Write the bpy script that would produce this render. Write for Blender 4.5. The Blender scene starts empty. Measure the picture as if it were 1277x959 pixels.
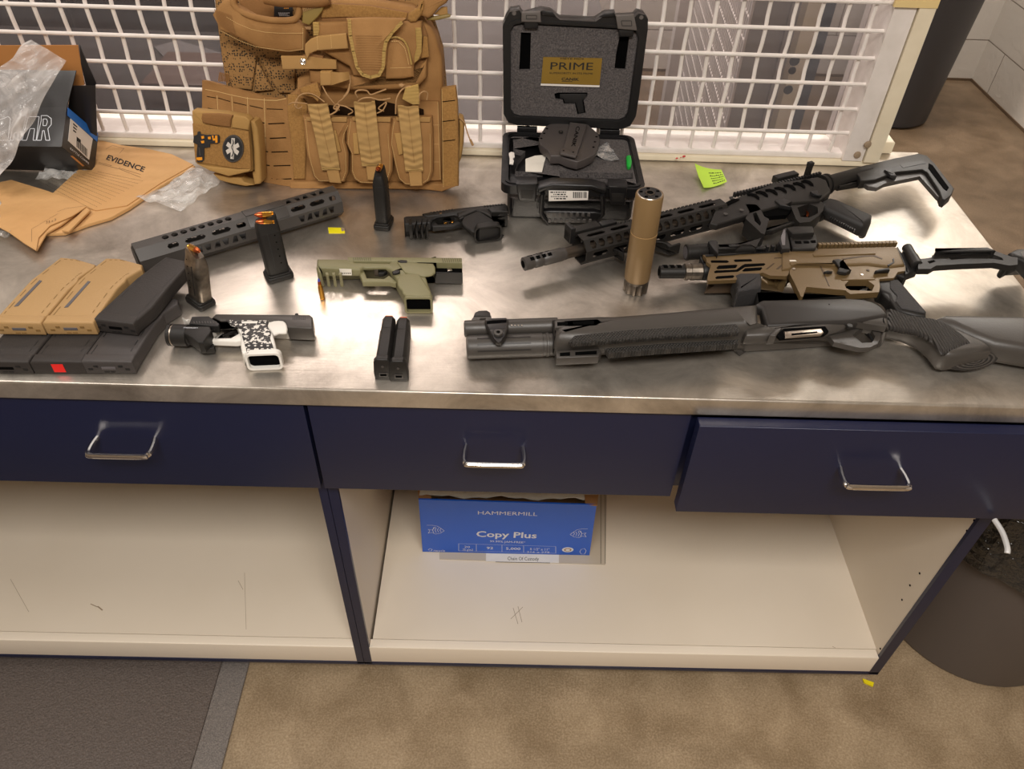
import bpy, math, random
from mathutils import Vector, Matrix
from mathutils.geometry import tessellate_polygon
random.seed(7)
SC = bpy.context.scene
COL = SC.collection
# ---------------------------------------------------------------- camera
IW, IH, FPX = 1277, 959, 976.2
PITCH, ROLL, YAW = .758476, .037955, .018686
CAMZ = 1.58
_f = Vector((math.sin(YAW)*math.cos(PITCH), math.cos(YAW)*math.cos(PITCH), -math.sin(PITCH)))
_r = Vector((math.cos(YAW), -math.sin(YAW), 0)); _u = _r.cross(_f)
CR = math.cos(ROLL)*_r + math.sin(ROLL)*_u
CU = -math.sin(ROLL)*_r + math.cos(ROLL)*_u
CF = _f
CAM = Vector((0, 0, CAMZ))
cd = bpy.data.cameras.new('camera'); cam = bpy.data.objects.new('camera', cd); COL.objects.link(cam)
cd.sensor_width = 36; cd.lens = FPX/IW*36; cd.clip_start = .02
cam.matrix_world = Matrix(((CR.x, CU.x, -CF.x, 0), (CR.y, CU.y, -CF.y, 0), (CR.z, CU.z, -CF.z, CAMZ), (0, 0, 0, 1)))
SC.camera = cam
# ---------------------------------------------------------------- light and exposure
SC.view_settings.view_transform = 'Standard'; SC.view_settings.look = 'None'
SC.view_settings.gamma = 1; SC.view_settings.use_curve_mapping = False
SC.view_settings.exposure = 0.0
wd = bpy.data.worlds.new('room_air'); SC.world = wd; wd.use_nodes = True
wd.node_tree.nodes['Background'].inputs[0].default_value = (1, .9, .8, 1)
wd.node_tree.nodes['Background'].inputs[1].default_value = .33
CEIL = 2.7
LIGHTS = [('ceiling_light_front', (.1, -.55, CEIL-.06), (1.2, .6), 62),
          ('ceiling_light_left', (-1.5, .7, CEIL-.06), (.6, 1.2), 16),
          ('ceiling_light_back', (-.65, 2.75, CEIL-.06), (1.2, .6), 78),
          ('ceiling_light_right', (1.75, 3.35, CEIL-.06), (1.1, .6), 50)]
for n, loc, size, pw in LIGHTS:
    ld = bpy.data.lights.new(n, 'AREA'); ld.shape = 'RECTANGLE'; ld.size, ld.size_y = size
    ld.energy = pw; ld.color = (1, .945, .885)
    lo = bpy.data.objects.new(n, ld); lo.location = loc; COL.objects.link(lo)
# ---------------------------------------------------------------- helpers
T = .86
def ray(px, py):
    return CR*((px-IW/2)/FPX) + CU*(-(py-IH/2)/FPX) + CF
def hit(q, pl, off=0.0):
    P, n = pl; d = ray(*q)
    return CAM + d*(((P+n*off)-CAM).dot(n)/d.dot(n))
def PL(p, n): return (Vector(p), Vector(n).normalized())
TP = PL((0, 0, T), (0, 0, 1))
def Z(px, py, h=0.0): return hit((px, py), TP, h)
def YP(px, py, Y): return hit((px, py), PL((0, Y, 0), (0, -1, 0)))
def zz(x0, y0, s):
    return lambda *p: [(x0+a/s, y0+b/s) for a, b in p]
def lin(c):
    return tuple(((v/255/12.92) if v/255 <= .04045 else ((v/255+.055)/1.055)**2.4) for v in c)
MATS = {}
def mat(name, col, rough=.6, metal=0, noise=None, bump=None, emit=None, col2=None, spec=.5, coat=0, aniso=None, stretch=(1,1,1), sheen=0):
    """col sRGB 0-255. noise=(scale, amount 0..1 towards col2). bump=(scale, strength, kind)"""
    m = bpy.data.materials.new(name); m.use_nodes = True; nt = m.node_tree; N = nt.nodes; L = nt.links
    b = N['Principled BSDF']; c = lin(col)+(1,)
    b.inputs['Base Color'].default_value = c; b.inputs['Roughness'].default_value = rough; b.inputs['Metallic'].default_value = metal
    b.inputs['Specular IOR Level'].default_value = spec
    if coat: b.inputs['Coat Weight'].default_value = coat
    if sheen: b.inputs['Sheen Weight'].default_value = sheen
    tc = N.new('ShaderNodeTexCoord'); mp = N.new('ShaderNodeMapping'); L.new(tc.outputs['Object'], mp.inputs[0])
    mp.inputs['Scale'].default_value = stretch
    if noise:
        n = N.new('ShaderNodeTexNoise'); n.inputs['Scale'].default_value = noise[0]; n.inputs['Detail'].default_value = 5; L.new(mp.outputs[0], n.inputs[0])
        r = N.new('ShaderNodeValToRGB'); r.color_ramp.elements[0].position = .35; r.color_ramp.elements[1].position = .68
        c2 = lin(col2)+(1,) if col2 else tuple(v*.7 for v in c[:3])+(1,)
        r.color_ramp.elements[0].color = c; r.color_ramp.elements[1].color = tuple(a*(1-noise[1])+b2*noise[1] for a, b2 in zip(c, c2))
        L.new(n.outputs['Fac'], r.inputs[0]); L.new(r.outputs[0], b.inputs['Base Color'])
    if bump:
        kind = bump[2] if len(bump) > 2 else 'noise'
        bp = N.new('ShaderNodeBump'); bp.inputs['Strength'].default_value = bump[1]; bp.inputs['Distance'].default_value = bump[3] if len(bump) > 3 else .002
        if kind == 'noise':
            t = N.new('ShaderNodeTexNoise'); t.inputs['Scale'].default_value = bump[0]; t.inputs['Detail'].default_value = 4; o = t.outputs['Fac']
        elif kind == 'voronoi':
            t = N.new('ShaderNodeTexVoronoi'); t.inputs['Scale'].default_value = bump[0]; o = t.outputs['Distance']
        else:
            t = N.new('ShaderNodeTexWave'); t.inputs['Scale'].default_value = bump[0]; t.inputs['Distortion'].default_value = 1.5; t.bands_direction = kind; o = t.outputs['Fac']
        L.new(mp.outputs[0], t.inputs[0]); L.new(o, bp.inputs['Height']); L.new(bp.outputs[0], b.inputs['Normal'])
    if emit:
        b.inputs['Emission Color'].default_value = c; b.inputs['Emission Strength'].default_value = emit
    MATS[name] = m
    return m
def clear(name, col, opac, rough, bumpscale, strength=.6, streak=.35, tint=None):
    """thin clear film: transparent mixed with a wrinkled gloss"""
    m = bpy.data.materials.new(name); m.use_nodes = True; nt = m.node_tree; N = nt.nodes; L = nt.links
    N.remove(N['Principled BSDF']); out = N['Material Output']
    tr = N.new('ShaderNodeBsdfTransparent'); pr = N.new('ShaderNodeBsdfPrincipled'); mx = N.new('ShaderNodeMixShader')
    if tint: tr.inputs[0].default_value = lin(tint)+(1,)
    pr.inputs['Base Color'].default_value = lin(col)+(1,); pr.inputs['Roughness'].default_value = rough
    tc = N.new('ShaderNodeTexCoord'); n = N.new('ShaderNodeTexNoise'); n.inputs['Scale'].default_value = bumpscale; n.inputs['Detail'].default_value = 3; n.inputs['Distortion'].default_value = 1.2
    L.new(tc.outputs['Object'], n.inputs[0])
    bp = N.new('ShaderNodeBump'); bp.inputs['Strength'].default_value = strength; bp.inputs['Distance'].default_value = .01
    L.new(n.outputs['Fac'], bp.inputs['Height']); L.new(bp.outputs[0], pr.inputs['Normal'])
    mr = N.new('ShaderNodeMapRange'); mr.inputs['From Min'].default_value = .4; mr.inputs['From Max'].default_value = .75
    mr.inputs['To Min'].default_value = opac; mr.inputs['To Max'].default_value = min(1, opac+streak)
    L.new(n.outputs['Fac'], mr.inputs[0]); L.new(mr.outputs[0], mx.inputs[0])
    L.new(tr.outputs[0], mx.inputs[1]); L.new(pr.outputs[0], mx.inputs[2]); L.new(mx.outputs[0], out.inputs[0])
    MATS[name] = m; return m
ORG = {}
def tag(o, label=None, cat=None, group=None, kind=None):
    if label: o['label'] = label
    if cat: o['category'] = cat
    if group: o['group'] = group
    if kind: o['kind'] = kind
    return o
def empty(name, loc, label=None, cat=None, group=None, kind=None):
    o = bpy.data.objects.new(name, None); COL.objects.link(o); o.location = loc; o.empty_display_size = .02
    ORG[o] = Vector(loc); return tag(o, label, cat, group, kind)
def area2(l): return sum(l[i][0]*l[(i+1) % len(l)][1]-l[(i+1) % len(l)][0]*l[i][1] for i in range(len(l)))
def smooth_loop(p, n):
    if n <= 1: return p
    out = []; k = len(p)
    for i in range(k):
        a, b, c, d = p[i-1], p[i], p[(i+1) % k], p[(i+2) % k]
        for j in range(n):
            t = j/n
            out.append(tuple(.5*(2*b[q]+(c[q]-a[q])*t+(2*a[q]-5*b[q]+4*c[q]-d[q])*t*t+(-a[q]+3*b[q]-3*c[q]+d[q])*t**3) for q in (0, 1)))
    return out
def smooth_loop3(p, n):
    if n <= 1: return p
    a = smooth_loop([(q[0], q[1]) for q in p], n); k = len(p)
    return [(a[i][0], a[i][1], lerp(p[i//n][2], p[(i//n+1) % k][2], (i % n)/n)) for i in range(len(a))]
def inset(l, r):
    """offset a CCW 2D loop inwards by r"""
    out = []; k = len(l)
    for i in range(k):
        a, b, c = Vector(l[i-1]), Vector(l[i]), Vector(l[(i+1) % k])
        e1 = (b-a); e2 = (c-b)
        if e1.length < 1e-9 or e2.length < 1e-9: out.append(tuple(b)); continue
        e1.normalize(); e2.normalize()
        n1 = Vector((-e1.y, e1.x)); n2 = Vector((-e2.y, e2.x)); m = n1+n2
        if m.length < 1e-6: out.append(tuple(b)); continue
        m.normalize(); out.append(tuple(b+m*(r/max(.45, m.dot(n1)))))
    return out
class B:
    def __init__(s): s.v = []; s.f = []; s.m = []; s.mi = []
    def _m(s, m):
        m = MATS[m] if isinstance(m, str) else m
        if m not in s.m: s.m.append(m)
        return s.m.index(m)
    def add(s, vs, fs, m):
        k = len(s.v); i = s._m(m); s.v += [Vector(v) for v in vs]
        for f in fs: s.f.append([a+k for a in f]); s.mi.append(i)
    def prism(s, loop, O, ax, ay, az, t0, t1, m, rnd=0, holes=(), sm=1, rb=None, bow=0, t0s=None):
        """2D loop in the frame (O; ax, ay), extruded along az from t0 to t1 (t1 = visible side), rounded rims"""
        if t0s: loop = [(p[0], p[1], t) for p, t in zip(loop, t0s)]; loop = smooth_loop3(loop, sm)
        else: loop = [(p[0], p[1], t0) for p in smooth_loop(loop, sm)]
        if area2(loop) < 0: loop = loop[::-1]
        T0 = [p[2] for p in loop]; loop = [(p[0], p[1]) for p in loop]
        W = lambda p, t: O+ax*p[0]+ay*p[1]+az*t
        if holes:
            hs = [h if area2(h) < 0 else h[::-1] for h in holes]
            loops = [loop]+hs
            tri = tessellate_polygon([[Vector((p[0], p[1], 0)) for p in l] for l in loops])
            flat = [p for l in loops for p in l]; n = len(flat)
            vs = [W(p, t1) for p in flat]+[W(p, (T0[i] if i < len(loop) else t0)) for i, p in enumerate(flat)]; fs = []
            for t in tri:
                a, b, c = (flat[i] for i in t)
                if (b[0]-a[0])*(c[1]-a[1])-(b[1]-a[1])*(c[0]-a[0]) < 0: t = t[::-1]
                fs.append(list(t)); fs.append([i+n for i in t[::-1]])
            k = 0
            for l in loops:
                q = len(l)
                for i in range(q): fs.append([k+i, k+i+n, k+(i+1) % q+n, k+(i+1) % q])
                k += q
            s.add(vs, fs, m); return
        th = abs(t1-t0); rnd = min(rnd, th*.49); n = len(loop)
        lv = []
        if rnd > 0:
            K = 3
            for j in range(K+1):
                lv.append((rnd*(1-math.sin(math.pi/2*j/K)), t1-rnd*(1-math.cos(math.pi/2*j/K))))
            rb_ = rnd if rb is None else min(rb, th*.49)
            if rb_ > 0:
                for j in range(K, -1, -1): lv.append((rb_*(1-math.sin(math.pi/2*j/K)), -1-rb_*(1-math.cos(math.pi/2*j/K))))
            else: lv.append((0, -1))
        else: lv = [(0, t1), (0, -1)]
        vs = []; fs = []
        for (r, t) in lv: vs += [W(p, t if t > -.9 else T0[i]-1-t) for i, p in enumerate(inset(loop, r) if r > 0 else loop)]
        for j in range(len(lv)-1):
            for i in range(n): fs.append([j*n+i, (j+1)*n+i, (j+1)*n+(i+1) % n, j*n+(i+1) % n])
        q = (len(lv)-1)*n
        if bow:
            c = [sum(p[0] for p in loop)/n, sum(p[1] for p in loop)/n]; base = inset(loop, lv[0][0]) if lv[0][0] > 0 else loop
            prev = 0
            for j, (sc, h) in enumerate(((.8, .45), (.5, .85), (.2, 1.0))):
                k0 = len(vs)
                vs += [W((c[0]+(p[0]-c[0])*sc, c[1]+(p[1]-c[1])*sc), t1+bow*h) for p in base]
                for i in range(n): fs.append([prev+(i+1) % n, k0+(i+1) % n, k0+i, prev+i])
                prev = k0
            fs.append([prev+i for i in range(n)])
        else: fs.append(list(range(n)))
        fs.append([q+i for i in range(n)][::-1])
        s.add(vs, fs, m)
    def plate(s, pts, pl, front, back, m, rnd=0, holes=(), sm=1, rb=None, bow=0, near=None, lim=.55):
        """outline seen at pixels pts, lying on plane pl at offset `front`, extruded back to offset `back`"""
        P, n = pl
        ax = n.orthogonal().normalized() if abs(n.z) < .9 else Vector((1, 0, 0))
        if abs(n.z) < .9: ax = Vector((0, 0, 1)).cross(n).normalized()
        else: ax = (ax-n*ax.dot(n)).normalized()
        ay = n.cross(ax)
        cv = lambda q: ((hit(q, pl, front)-P).dot(ax), (hit(q, pl, front)-P).dot(ay))
        if near is None: near = (front-back) > .0035
        loop = [cv(q) for q in pts]
        if near:
            r1 = min(rnd, (front-back)*.49)*.6; r0 = (min(rnd, (front-back)*.49) if rb is None else min(rb, (front-back)*.49))*.6
            cb = lambda q, h: ((hit(q, pl, h)-P).dot(ax), (hit(q, pl, h)-P).dot(ay))
            sg = 1 if area2(loop) > 0 else -1; k = len(loop); vis = []
            for i in range(k):
                a, c = loop[i], loop[(i+1) % k]; e2 = Vector((c[0]-a[0], c[1]-a[1]))
                if e2.length < 1e-7: vis.append(Vector((0, 0))); continue
                m2 = Vector((e2.y, -e2.x))*sg/e2.length; mw = ax*m2.x+ay*m2.y
                vis.append(m2)
            out = []; t0s = []
            for i in range(k):
                w = CAM-hit(pts[i], pl, front); w2 = Vector((w.dot(ax), w.dot(ay))).normalized(); av = vis[i]+vis[i-1]
                if av.length < .05 or av.normalized().dot(w2) < .1: out.append(cb(pts[i], front-r1)); t0s.append(back); continue
                F = Vector(loop[i]); v = Vector(cb(pts[i], back+r0))-F; D = 1e9
                for j in range(k):
                    if j == i or (j+1) % k == i: continue
                    a, c = Vector(loop[j]), Vector(loop[(j+1) % k]); ed = c-a; den = v.x*ed.y-v.y*ed.x
                    if abs(den) < 1e-12: continue
                    w = a-F; t = (w.x*ed.y-w.y*ed.x)/den; u = (w.x*v.y-w.y*v.x)/den
                    if t > 1e-4 and -.001 <= u <= 1.001: D = min(D, t)
                t = min(1, lim*D); p = F+v*t; out.append((p.x, p.y)); t0s.append(front-(front-back)*t)
            loop = out
        else: t0s = None
        s.prism(loop, P, ax, ay, n, back, front, m, rnd, [[cv(q) for q in h] for h in holes], sm, rb, bow, t0s)
    def box(s, lo, hi, m, rnd=0):
        (x0, y0, z0), (x1, y1, z1) = lo, hi
        s.prism([(x0, y0), (x1, y0), (x1, y1), (x0, y1)], Vector((0, 0, 0)), Vector((1, 0, 0)), Vector((0, 1, 0)), Vector((0, 0, 1)), z0, z1, m, rnd)
    def obox(s, c, ax, ay, az, m, rnd=0):
        """oriented box: centre, half-axis vectors"""
        a, b, d = ax.normalized(), ay.normalized(), az.normalized(); x, y, t = ax.length, ay.length, az.length
        if a.cross(b).dot(d) < 0: b = -b
        s.prism([(-x, -y), (x, -y), (x, y), (-x, y)], c, a, b, d, -t, t, m, rnd)
    def lathe(s, p0, p1, prof, m, n=20, flat=1.0, ref=None):
        """prof: list of (distance from p0 along axis, radius)"""
        p0, p1 = Vector(p0), Vector(p1); d = (p1-p0).normalized()
        a = (Vector(ref)-d*Vector(ref).dot(d)).normalized() if ref else d.orthogonal().normalized(); b = d.cross(a)
        vs = []; fs = []
        for (t, r) in prof:
            for i in range(n):
                th = 2*math.pi*i/n; vs.append(p0+d*t+a*(r*math.cos(th))+b*(r*math.sin(th)*flat))
        for j in range(len(prof)-1):
            for i in range(n): fs.append([j*n+i, j*n+(i+1) % n, (j+1)*n+(i+1) % n, (j+1)*n+i])
        fs.append(list(range(n))[::-1]); fs.append([(len(prof)-1)*n+i for i in range(n)])
        s.add(vs, fs, m)
    def tube(s, pts, r, m, n=8, sub=1, closed=False):
        pts = [Vector(p) for p in pts]
        if sub > 1:
            q = []
            for i in range(len(pts)-1):
                a, b, c, d = pts[max(0, i-1)], pts[i], pts[i+1], pts[min(len(pts)-1, i+2)]
                for j in range(sub):
                    t = j/sub; q.append(.5*(2*b+(c-a)*t+(2*a-5*b+4*c-d)*t*t+(-a+3*b-3*c+d)*t**3))
            pts = q+[pts[-1]]
        vs = []; fs = []; N = None
        for i, p in enumerate(pts):
            d = (pts[min(i+1, len(pts)-1)]-pts[max(i-1, 0)]).normalized()
            N = d.orthogonal().normalized() if N is None else (N-d*N.dot(d)).normalized()
            b = d.cross(N)
            for k in range(n):
                th = 2*math.pi*k/n; vs.append(p+N*(r*math.cos(th))+b*(r*math.sin(th)))
        for j in range(len(pts)-1):
            for i in range(n): fs.append([j*n+i, j*n+(i+1) % n, (j+1)*n+(i+1) % n, (j+1)*n+i])
        fs.append(list(range(n))[::-1]); fs.append([(len(pts)-1)*n+i for i in range(n)])
        s.add(vs, fs, m)
    def sheet(s, rows, th, m, nrm=None):
        """rows: grid [[Vector...]...] -> closed sheet of thickness th"""
        R, C = len(rows), len(rows[0]); vs = []; 
        def nn(i, j):
            a = rows[min(i+1, R-1)][j]-rows[max(i-1, 0)][j]; b = rows[i][min(j+1, C-1)]-rows[i][max(j-1, 0)]
            c = a.cross(b); return c.normalized() if c.length > 1e-12 else Vector((0, 0, 1))
        sg = 1
        if nrm is not None and nn(R//2, C//2).dot(Vector(nrm)) < 0: sg = -1
        for i in range(R):
            for j in range(C): vs.append(rows[i][j])
        for i in range(R):
            for j in range(C): vs.append(rows[i][j]-nn(i, j)*th*sg)
        K = R*C; fs = []
        for i in range(R-1):
            for j in range(C-1):
                q = [i*C+j, (i+1)*C+j, (i+1)*C+j+1, i*C+j+1]
                if sg < 0: q = q[::-1]
                fs.append(q); fs.append([a+K for a in q[::-1]])
        rim = [i*C for i in range(R)]+[(R-1)*C+j for j in range(1, C)]+[i*C+C-1 for i in range(R-2, -1, -1)]+[j for j in range(C-2, 0, -1)]
        for a, b in zip(rim, rim[1:]+rim[:1]):
            fs.append([b, a, a+K, b+K] if sg > 0 else [a, b, b+K, a+K])
        s.add(vs, fs, m)
    def build(s, name, parent=None, smooth=35, org=None, label=None, cat=None, group=None, kind=None):
        if parent is not None: o0 = ORG[parent]
        elif org is not None: o0 = Vector(org)
        else:
            xs = [v.x for v in s.v]; ys = [v.y for v in s.v]; o0 = Vector(((min(xs)+max(xs))/2, (min(ys)+max(ys))/2, min(v.z for v in s.v)))
        if parent is not None and abs(o0.z-T) < .004:
            for v in s.v: v.z = max(v.z, T+.0004)
        me = bpy.data.meshes.new(name); me.from_pydata([tuple(v-o0) for v in s.v], [], s.f)
        for m in s.m: me.materials.append(m)
        me.polygons.foreach_set('material_index', s.mi)
        me.validate(); me.update()
        if smooth:
            me.polygons.foreach_set('use_smooth', [True]*len(me.polygons)); me.set_sharp_from_angle(angle=math.radians(smooth))
        o = bpy.data.objects.new(name, me); COL.objects.link(o)
        if parent is not None: o.parent = parent
        else: o.location = o0
        ORG[o] = o0
        return tag(o, label, cat, group, kind)
def text_mesh(b, string, A, Bp, C, m, lift=.0003, bold=0):
    """string laid from A (baseline left) to Bp (baseline right), cap height up to C; printed flush"""
    cu = bpy.data.curves.new('t', 'FONT'); cu.body = string; cu.size = 1; cu.resolution_u = 2; cu.offset = bold
    to = bpy.data.objects.new('t', cu); COL.objects.link(to)
    dg = bpy.context.evaluated_depsgraph_get(); dg.update(); me = bpy.data.meshes.new_from_object(to.evaluated_get(dg))
    xs = [v.co.x for v in me.vertices]; ys = [v.co.y for v in me.vertices]
    if xs:
        x0, x1, y1 = min(xs), max(xs), max(ys); ax = (Bp-A)/(x1-x0); ay = (C-A)/y1; n = ax.cross(ay).normalized()*lift
        b.add([A+ax*(v.co.x-x0)+ay*v.co.y+n for v in me.vertices], [list(p.vertices) for p in me.polygons], m)
    bpy.data.objects.remove(to); bpy.data.meshes.remove(me); bpy.data.curves.remove(cu)
def ptext(b, string, pl, off, qa, qb, qc, m, lift=.0003, bold=0):
    text_mesh(b, string, hit(qa, pl, off), hit(qb, pl, off), hit(qc, pl, off), m, lift, bold)
def lerp(a, b, t): return a+(b-a)*t
# ---------------------------------------------------------------- materials
m = mat('floor_concrete', (160,142,118), .42, bump=(70,.08)); N = m.node_tree.nodes; L = m.node_tree.links
tc = N.new('ShaderNodeTexCoord'); cols = []
for sc_, de, lo, hi, c0, c1 in ((1.6, 8, .38, .66, (188,167,138), (166,147,120)), (9, 6, .35, .7, (255,255,255), (205,200,192)), (260, 3, .3, .62, (255,255,255), (215,210,202))):
    n = N.new('ShaderNodeTexNoise'); n.inputs['Scale'].default_value = sc_; n.inputs['Detail'].default_value = de; n.inputs['Distortion'].default_value = .4; L.new(tc.outputs['Object'], n.inputs[0])
    r = N.new('ShaderNodeValToRGB'); r.color_ramp.elements[0].position = lo; r.color_ramp.elements[1].position = hi; r.color_ramp.elements[0].color = lin(c0)+(1,); r.color_ramp.elements[1].color = lin(c1)+(1,); L.new(n.outputs['Fac'], r.inputs[0]); cols.append(r.outputs[0])
for c_ in cols[1:]:
    mx = N.new('ShaderNodeMix'); mx.data_type = 'RGBA'; mx.blend_type = 'MULTIPLY'; mx.inputs[0].default_value = 1; L.new(cols[0], mx.inputs[6]); L.new(c_, mx.inputs[7]); cols[0] = mx.outputs[2]
# floor tone: multiplied darker beyond the counter, unchanged in front of it
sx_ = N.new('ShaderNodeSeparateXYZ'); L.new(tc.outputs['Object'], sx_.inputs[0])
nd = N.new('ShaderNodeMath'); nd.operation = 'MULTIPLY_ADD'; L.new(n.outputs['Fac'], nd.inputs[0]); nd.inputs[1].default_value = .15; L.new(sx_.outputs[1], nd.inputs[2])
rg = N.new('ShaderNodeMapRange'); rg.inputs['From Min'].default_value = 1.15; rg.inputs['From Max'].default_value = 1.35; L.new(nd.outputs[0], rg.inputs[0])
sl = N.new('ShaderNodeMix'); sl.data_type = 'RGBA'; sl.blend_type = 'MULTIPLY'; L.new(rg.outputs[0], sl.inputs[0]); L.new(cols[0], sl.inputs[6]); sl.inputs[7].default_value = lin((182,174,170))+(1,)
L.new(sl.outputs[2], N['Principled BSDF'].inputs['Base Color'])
mat('ceiling_white', (225,220,212), .8)
mat('paint_white', (236,228,222), .45, noise=(25,.35), col2=(205,196,184), bump=(120,.2))
mat('paint_ivory', (238,226,200), .5, noise=(30,.3), col2=(214,200,170))
mat('paint_grey', (165,160,156), .5)
mat('laminate', (226,214,196), .4, noise=(5,.25), col2=(212,198,176))
mat('laminate_edge', (234,222,204), .4)
mat('blue_paint', (22,28,58), .33, noise=(3,.3), col2=(28,30,52), bump=(150,.05))
mat('gap_black', (8,8,10), .8, spec=.1)
mat('chrome', (225,220,215), .12, 1)
mat('mat_rubber', (88,78,72), .6, noise=(330,.7), col2=(112,102,96), bump=(260,.7,'voronoi',.0015))
mat('mat_border', (104,98,94), .5, noise=(360,.8), col2=(140,132,126), bump=(330,.6,'voronoi',.001))
mat('bin_grey', (92,84,80), .5, bump=(200,.08))
mat('bin_dark', (62,60,62), .45)
mat('liner_black', (10,10,11), .12, bump=(30,1,'noise',.04), coat=.6)
mat('liner_white', (200,198,196), .3)
mat('yellow_plastic', (235,215,10), .45)
mat('ink_black', (22,20,20), .7)
mat('ink_grey', (92,72,52), .8)
mat('ink_white', (225,228,235), .6)
mat('scuff_dark', (150,130,106), .7)
mat('red_ink', (190,24,34), .5)
# brushed steel
m = mat('steel', (188,178,168), .3, .86); N = m.node_tree.nodes; L = m.node_tree.links; b = N['Principled BSDF']
tc = N.new('ShaderNodeTexCoord'); mp = N.new('ShaderNodeMapping'); mp.inputs['Scale'].default_value = (1.2, 60, 20); L.new(tc.outputs['Object'], mp.inputs[0])
n1 = N.new('ShaderNodeTexNoise'); n1.inputs['Scale'].default_value = 8; n1.inputs['Detail'].default_value = 6; L.new(mp.outputs[0], n1.inputs[0])
n2 = N.new('ShaderNodeTexNoise'); n2.inputs['Scale'].default_value = 7; n2.inputs['Detail'].default_value = 12; n2.inputs['Roughness'].default_value = .68; n2.inputs['Distortion'].default_value = .6; L.new(tc.outputs['Object'], n2.inputs[0])
r1 = N.new('ShaderNodeMapRange'); r1.inputs['To Min'].default_value = .27; r1.inputs['To Max'].default_value = .43; L.new(n2.outputs['Fac'], r1.inputs[0])
L.new(r1.outputs[0], b.inputs['Roughness'])
n3 = N.new('ShaderNodeTexNoise'); n3.inputs['Scale'].default_value = 260; n3.inputs['Detail'].default_value = 2; L.new(tc.outputs['Object'], n3.inputs[0])
ad = N.new('ShaderNodeMath'); ad.operation = 'MULTIPLY_ADD'; ad.inputs[1].default_value = .6; L.new(n3.outputs['Fac'], ad.inputs[0]); L.new(n1.outputs['Fac'], ad.inputs[2])
bp = N.new('ShaderNodeBump'); bp.inputs['Strength'].default_value = .2; bp.inputs['Distance'].default_value = .0006; L.new(ad.outputs[0], bp.inputs['Height']); L.new(bp.outputs[0], b.inputs['Normal'])
cr = N.new('ShaderNodeValToRGB'); cr.color_ramp.elements[0].color = lin((158,150,140))+(1,); cr.color_ramp.elements[1].color = lin((234,226,214))+(1,)
cr.color_ramp.elements[0].position = .3; cr.color_ramp.elements[1].position = .7
L.new(n2.outputs['Fac'], cr.inputs[0]); L.new(cr.outputs[0], b.inputs['Base Color'])
def block_mat(name, axis):
    m = mat(name, (205,198,188), .55); N = m.node_tree.nodes; L = m.node_tree.links; b = N['Principled BSDF']
    tc = N.new('ShaderNodeTexCoord'); sp = N.new('ShaderNodeSeparateXYZ'); cb = N.new('ShaderNodeCombineXYZ')
    L.new(tc.outputs['Object'], sp.inputs[0]); L.new(sp.outputs[axis], cb.inputs[0]); L.new(sp.outputs[2], cb.inputs[1])
    br = N.new('ShaderNodeTexBrick'); br.inputs['Scale'].default_value = 1; br.inputs['Brick Width'].default_value = .406; br.inputs['Row Height'].default_value = .203
    br.inputs['Mortar Size'].default_value = .003; br.inputs['Mortar Smooth'].default_value = .3
    br.inputs['Color1'].default_value = lin((206,198,188))+(1,); br.inputs['Color2'].default_value = lin((200,192,182))+(1,); br.inputs['Mortar'].default_value = lin((128,116,104))+(1,)
    L.new(cb.outputs[0], br.inputs[0]); L.new(br.outputs['Color'], b.inputs['Base Color'])
    nz = N.new('ShaderNodeTexNoise'); nz.inputs['Scale'].default_value = 40; nz.inputs['Detail'].default_value = 6; L.new(tc.outputs['Object'], nz.inputs[0])
    mm = N.new('ShaderNodeMath'); mm.operation = 'MULTIPLY_ADD'; mm.inputs[1].default_value = -1.5; L.new(br.outputs['Fac'], mm.inputs[0]); L.new(nz.outputs['Fac'], mm.inputs[2])
    bp = N.new('ShaderNodeBump'); bp.inputs['Strength'].default_value = .5; bp.inputs['Distance'].default_value = .004; L.new(mm.outputs[0], bp.inputs['Height']); L.new(bp.outputs[0], b.inputs['Normal'])
block_mat('block_back', 0); block_mat('block_side', 1)
# ---------------------------------------------------------------- room
WX, WY = 2.39, 4.04
def st(name, lo, hi, m, parent=None, rnd=0):
    b = B(); b.box(lo, hi, m, rnd); return b.build(name, parent, org=(0, 0, 0) if parent is None else None, kind='structure' if parent is None else None)
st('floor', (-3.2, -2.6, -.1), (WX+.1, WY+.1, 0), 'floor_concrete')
st('ceiling', (-3.2, -2.6, CEIL), (WX+.1, WY+.1, CEIL+.1), 'ceiling_white')
st('wall_back', (-3.2, WY, 0), (WX, WY+.1, CEIL), 'block_back')
st('wall_right', (WX, -2.6, 0), (WX+.1, WY+.1, CEIL), 'block_side')
st('wall_left', (-3.3, -2.6, 0), (-3.2, WY+.1, CEIL), 'block_side')
st('wall_front', (-3.2, -2.7, 0), (WX, -2.6, CEIL), 'block_back')
st('wall_partition', (-3.2, 1.47, 0), (.70, 1.51, .858), 'paint_grey')
st('trim_1', (-3.2, WY-.006, 0), (WX, WY, .012), 'ink_grey')
st('trim_2', (WX-.006, -2.6, 0), (WX, WY, .012), 'ink_grey')
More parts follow.
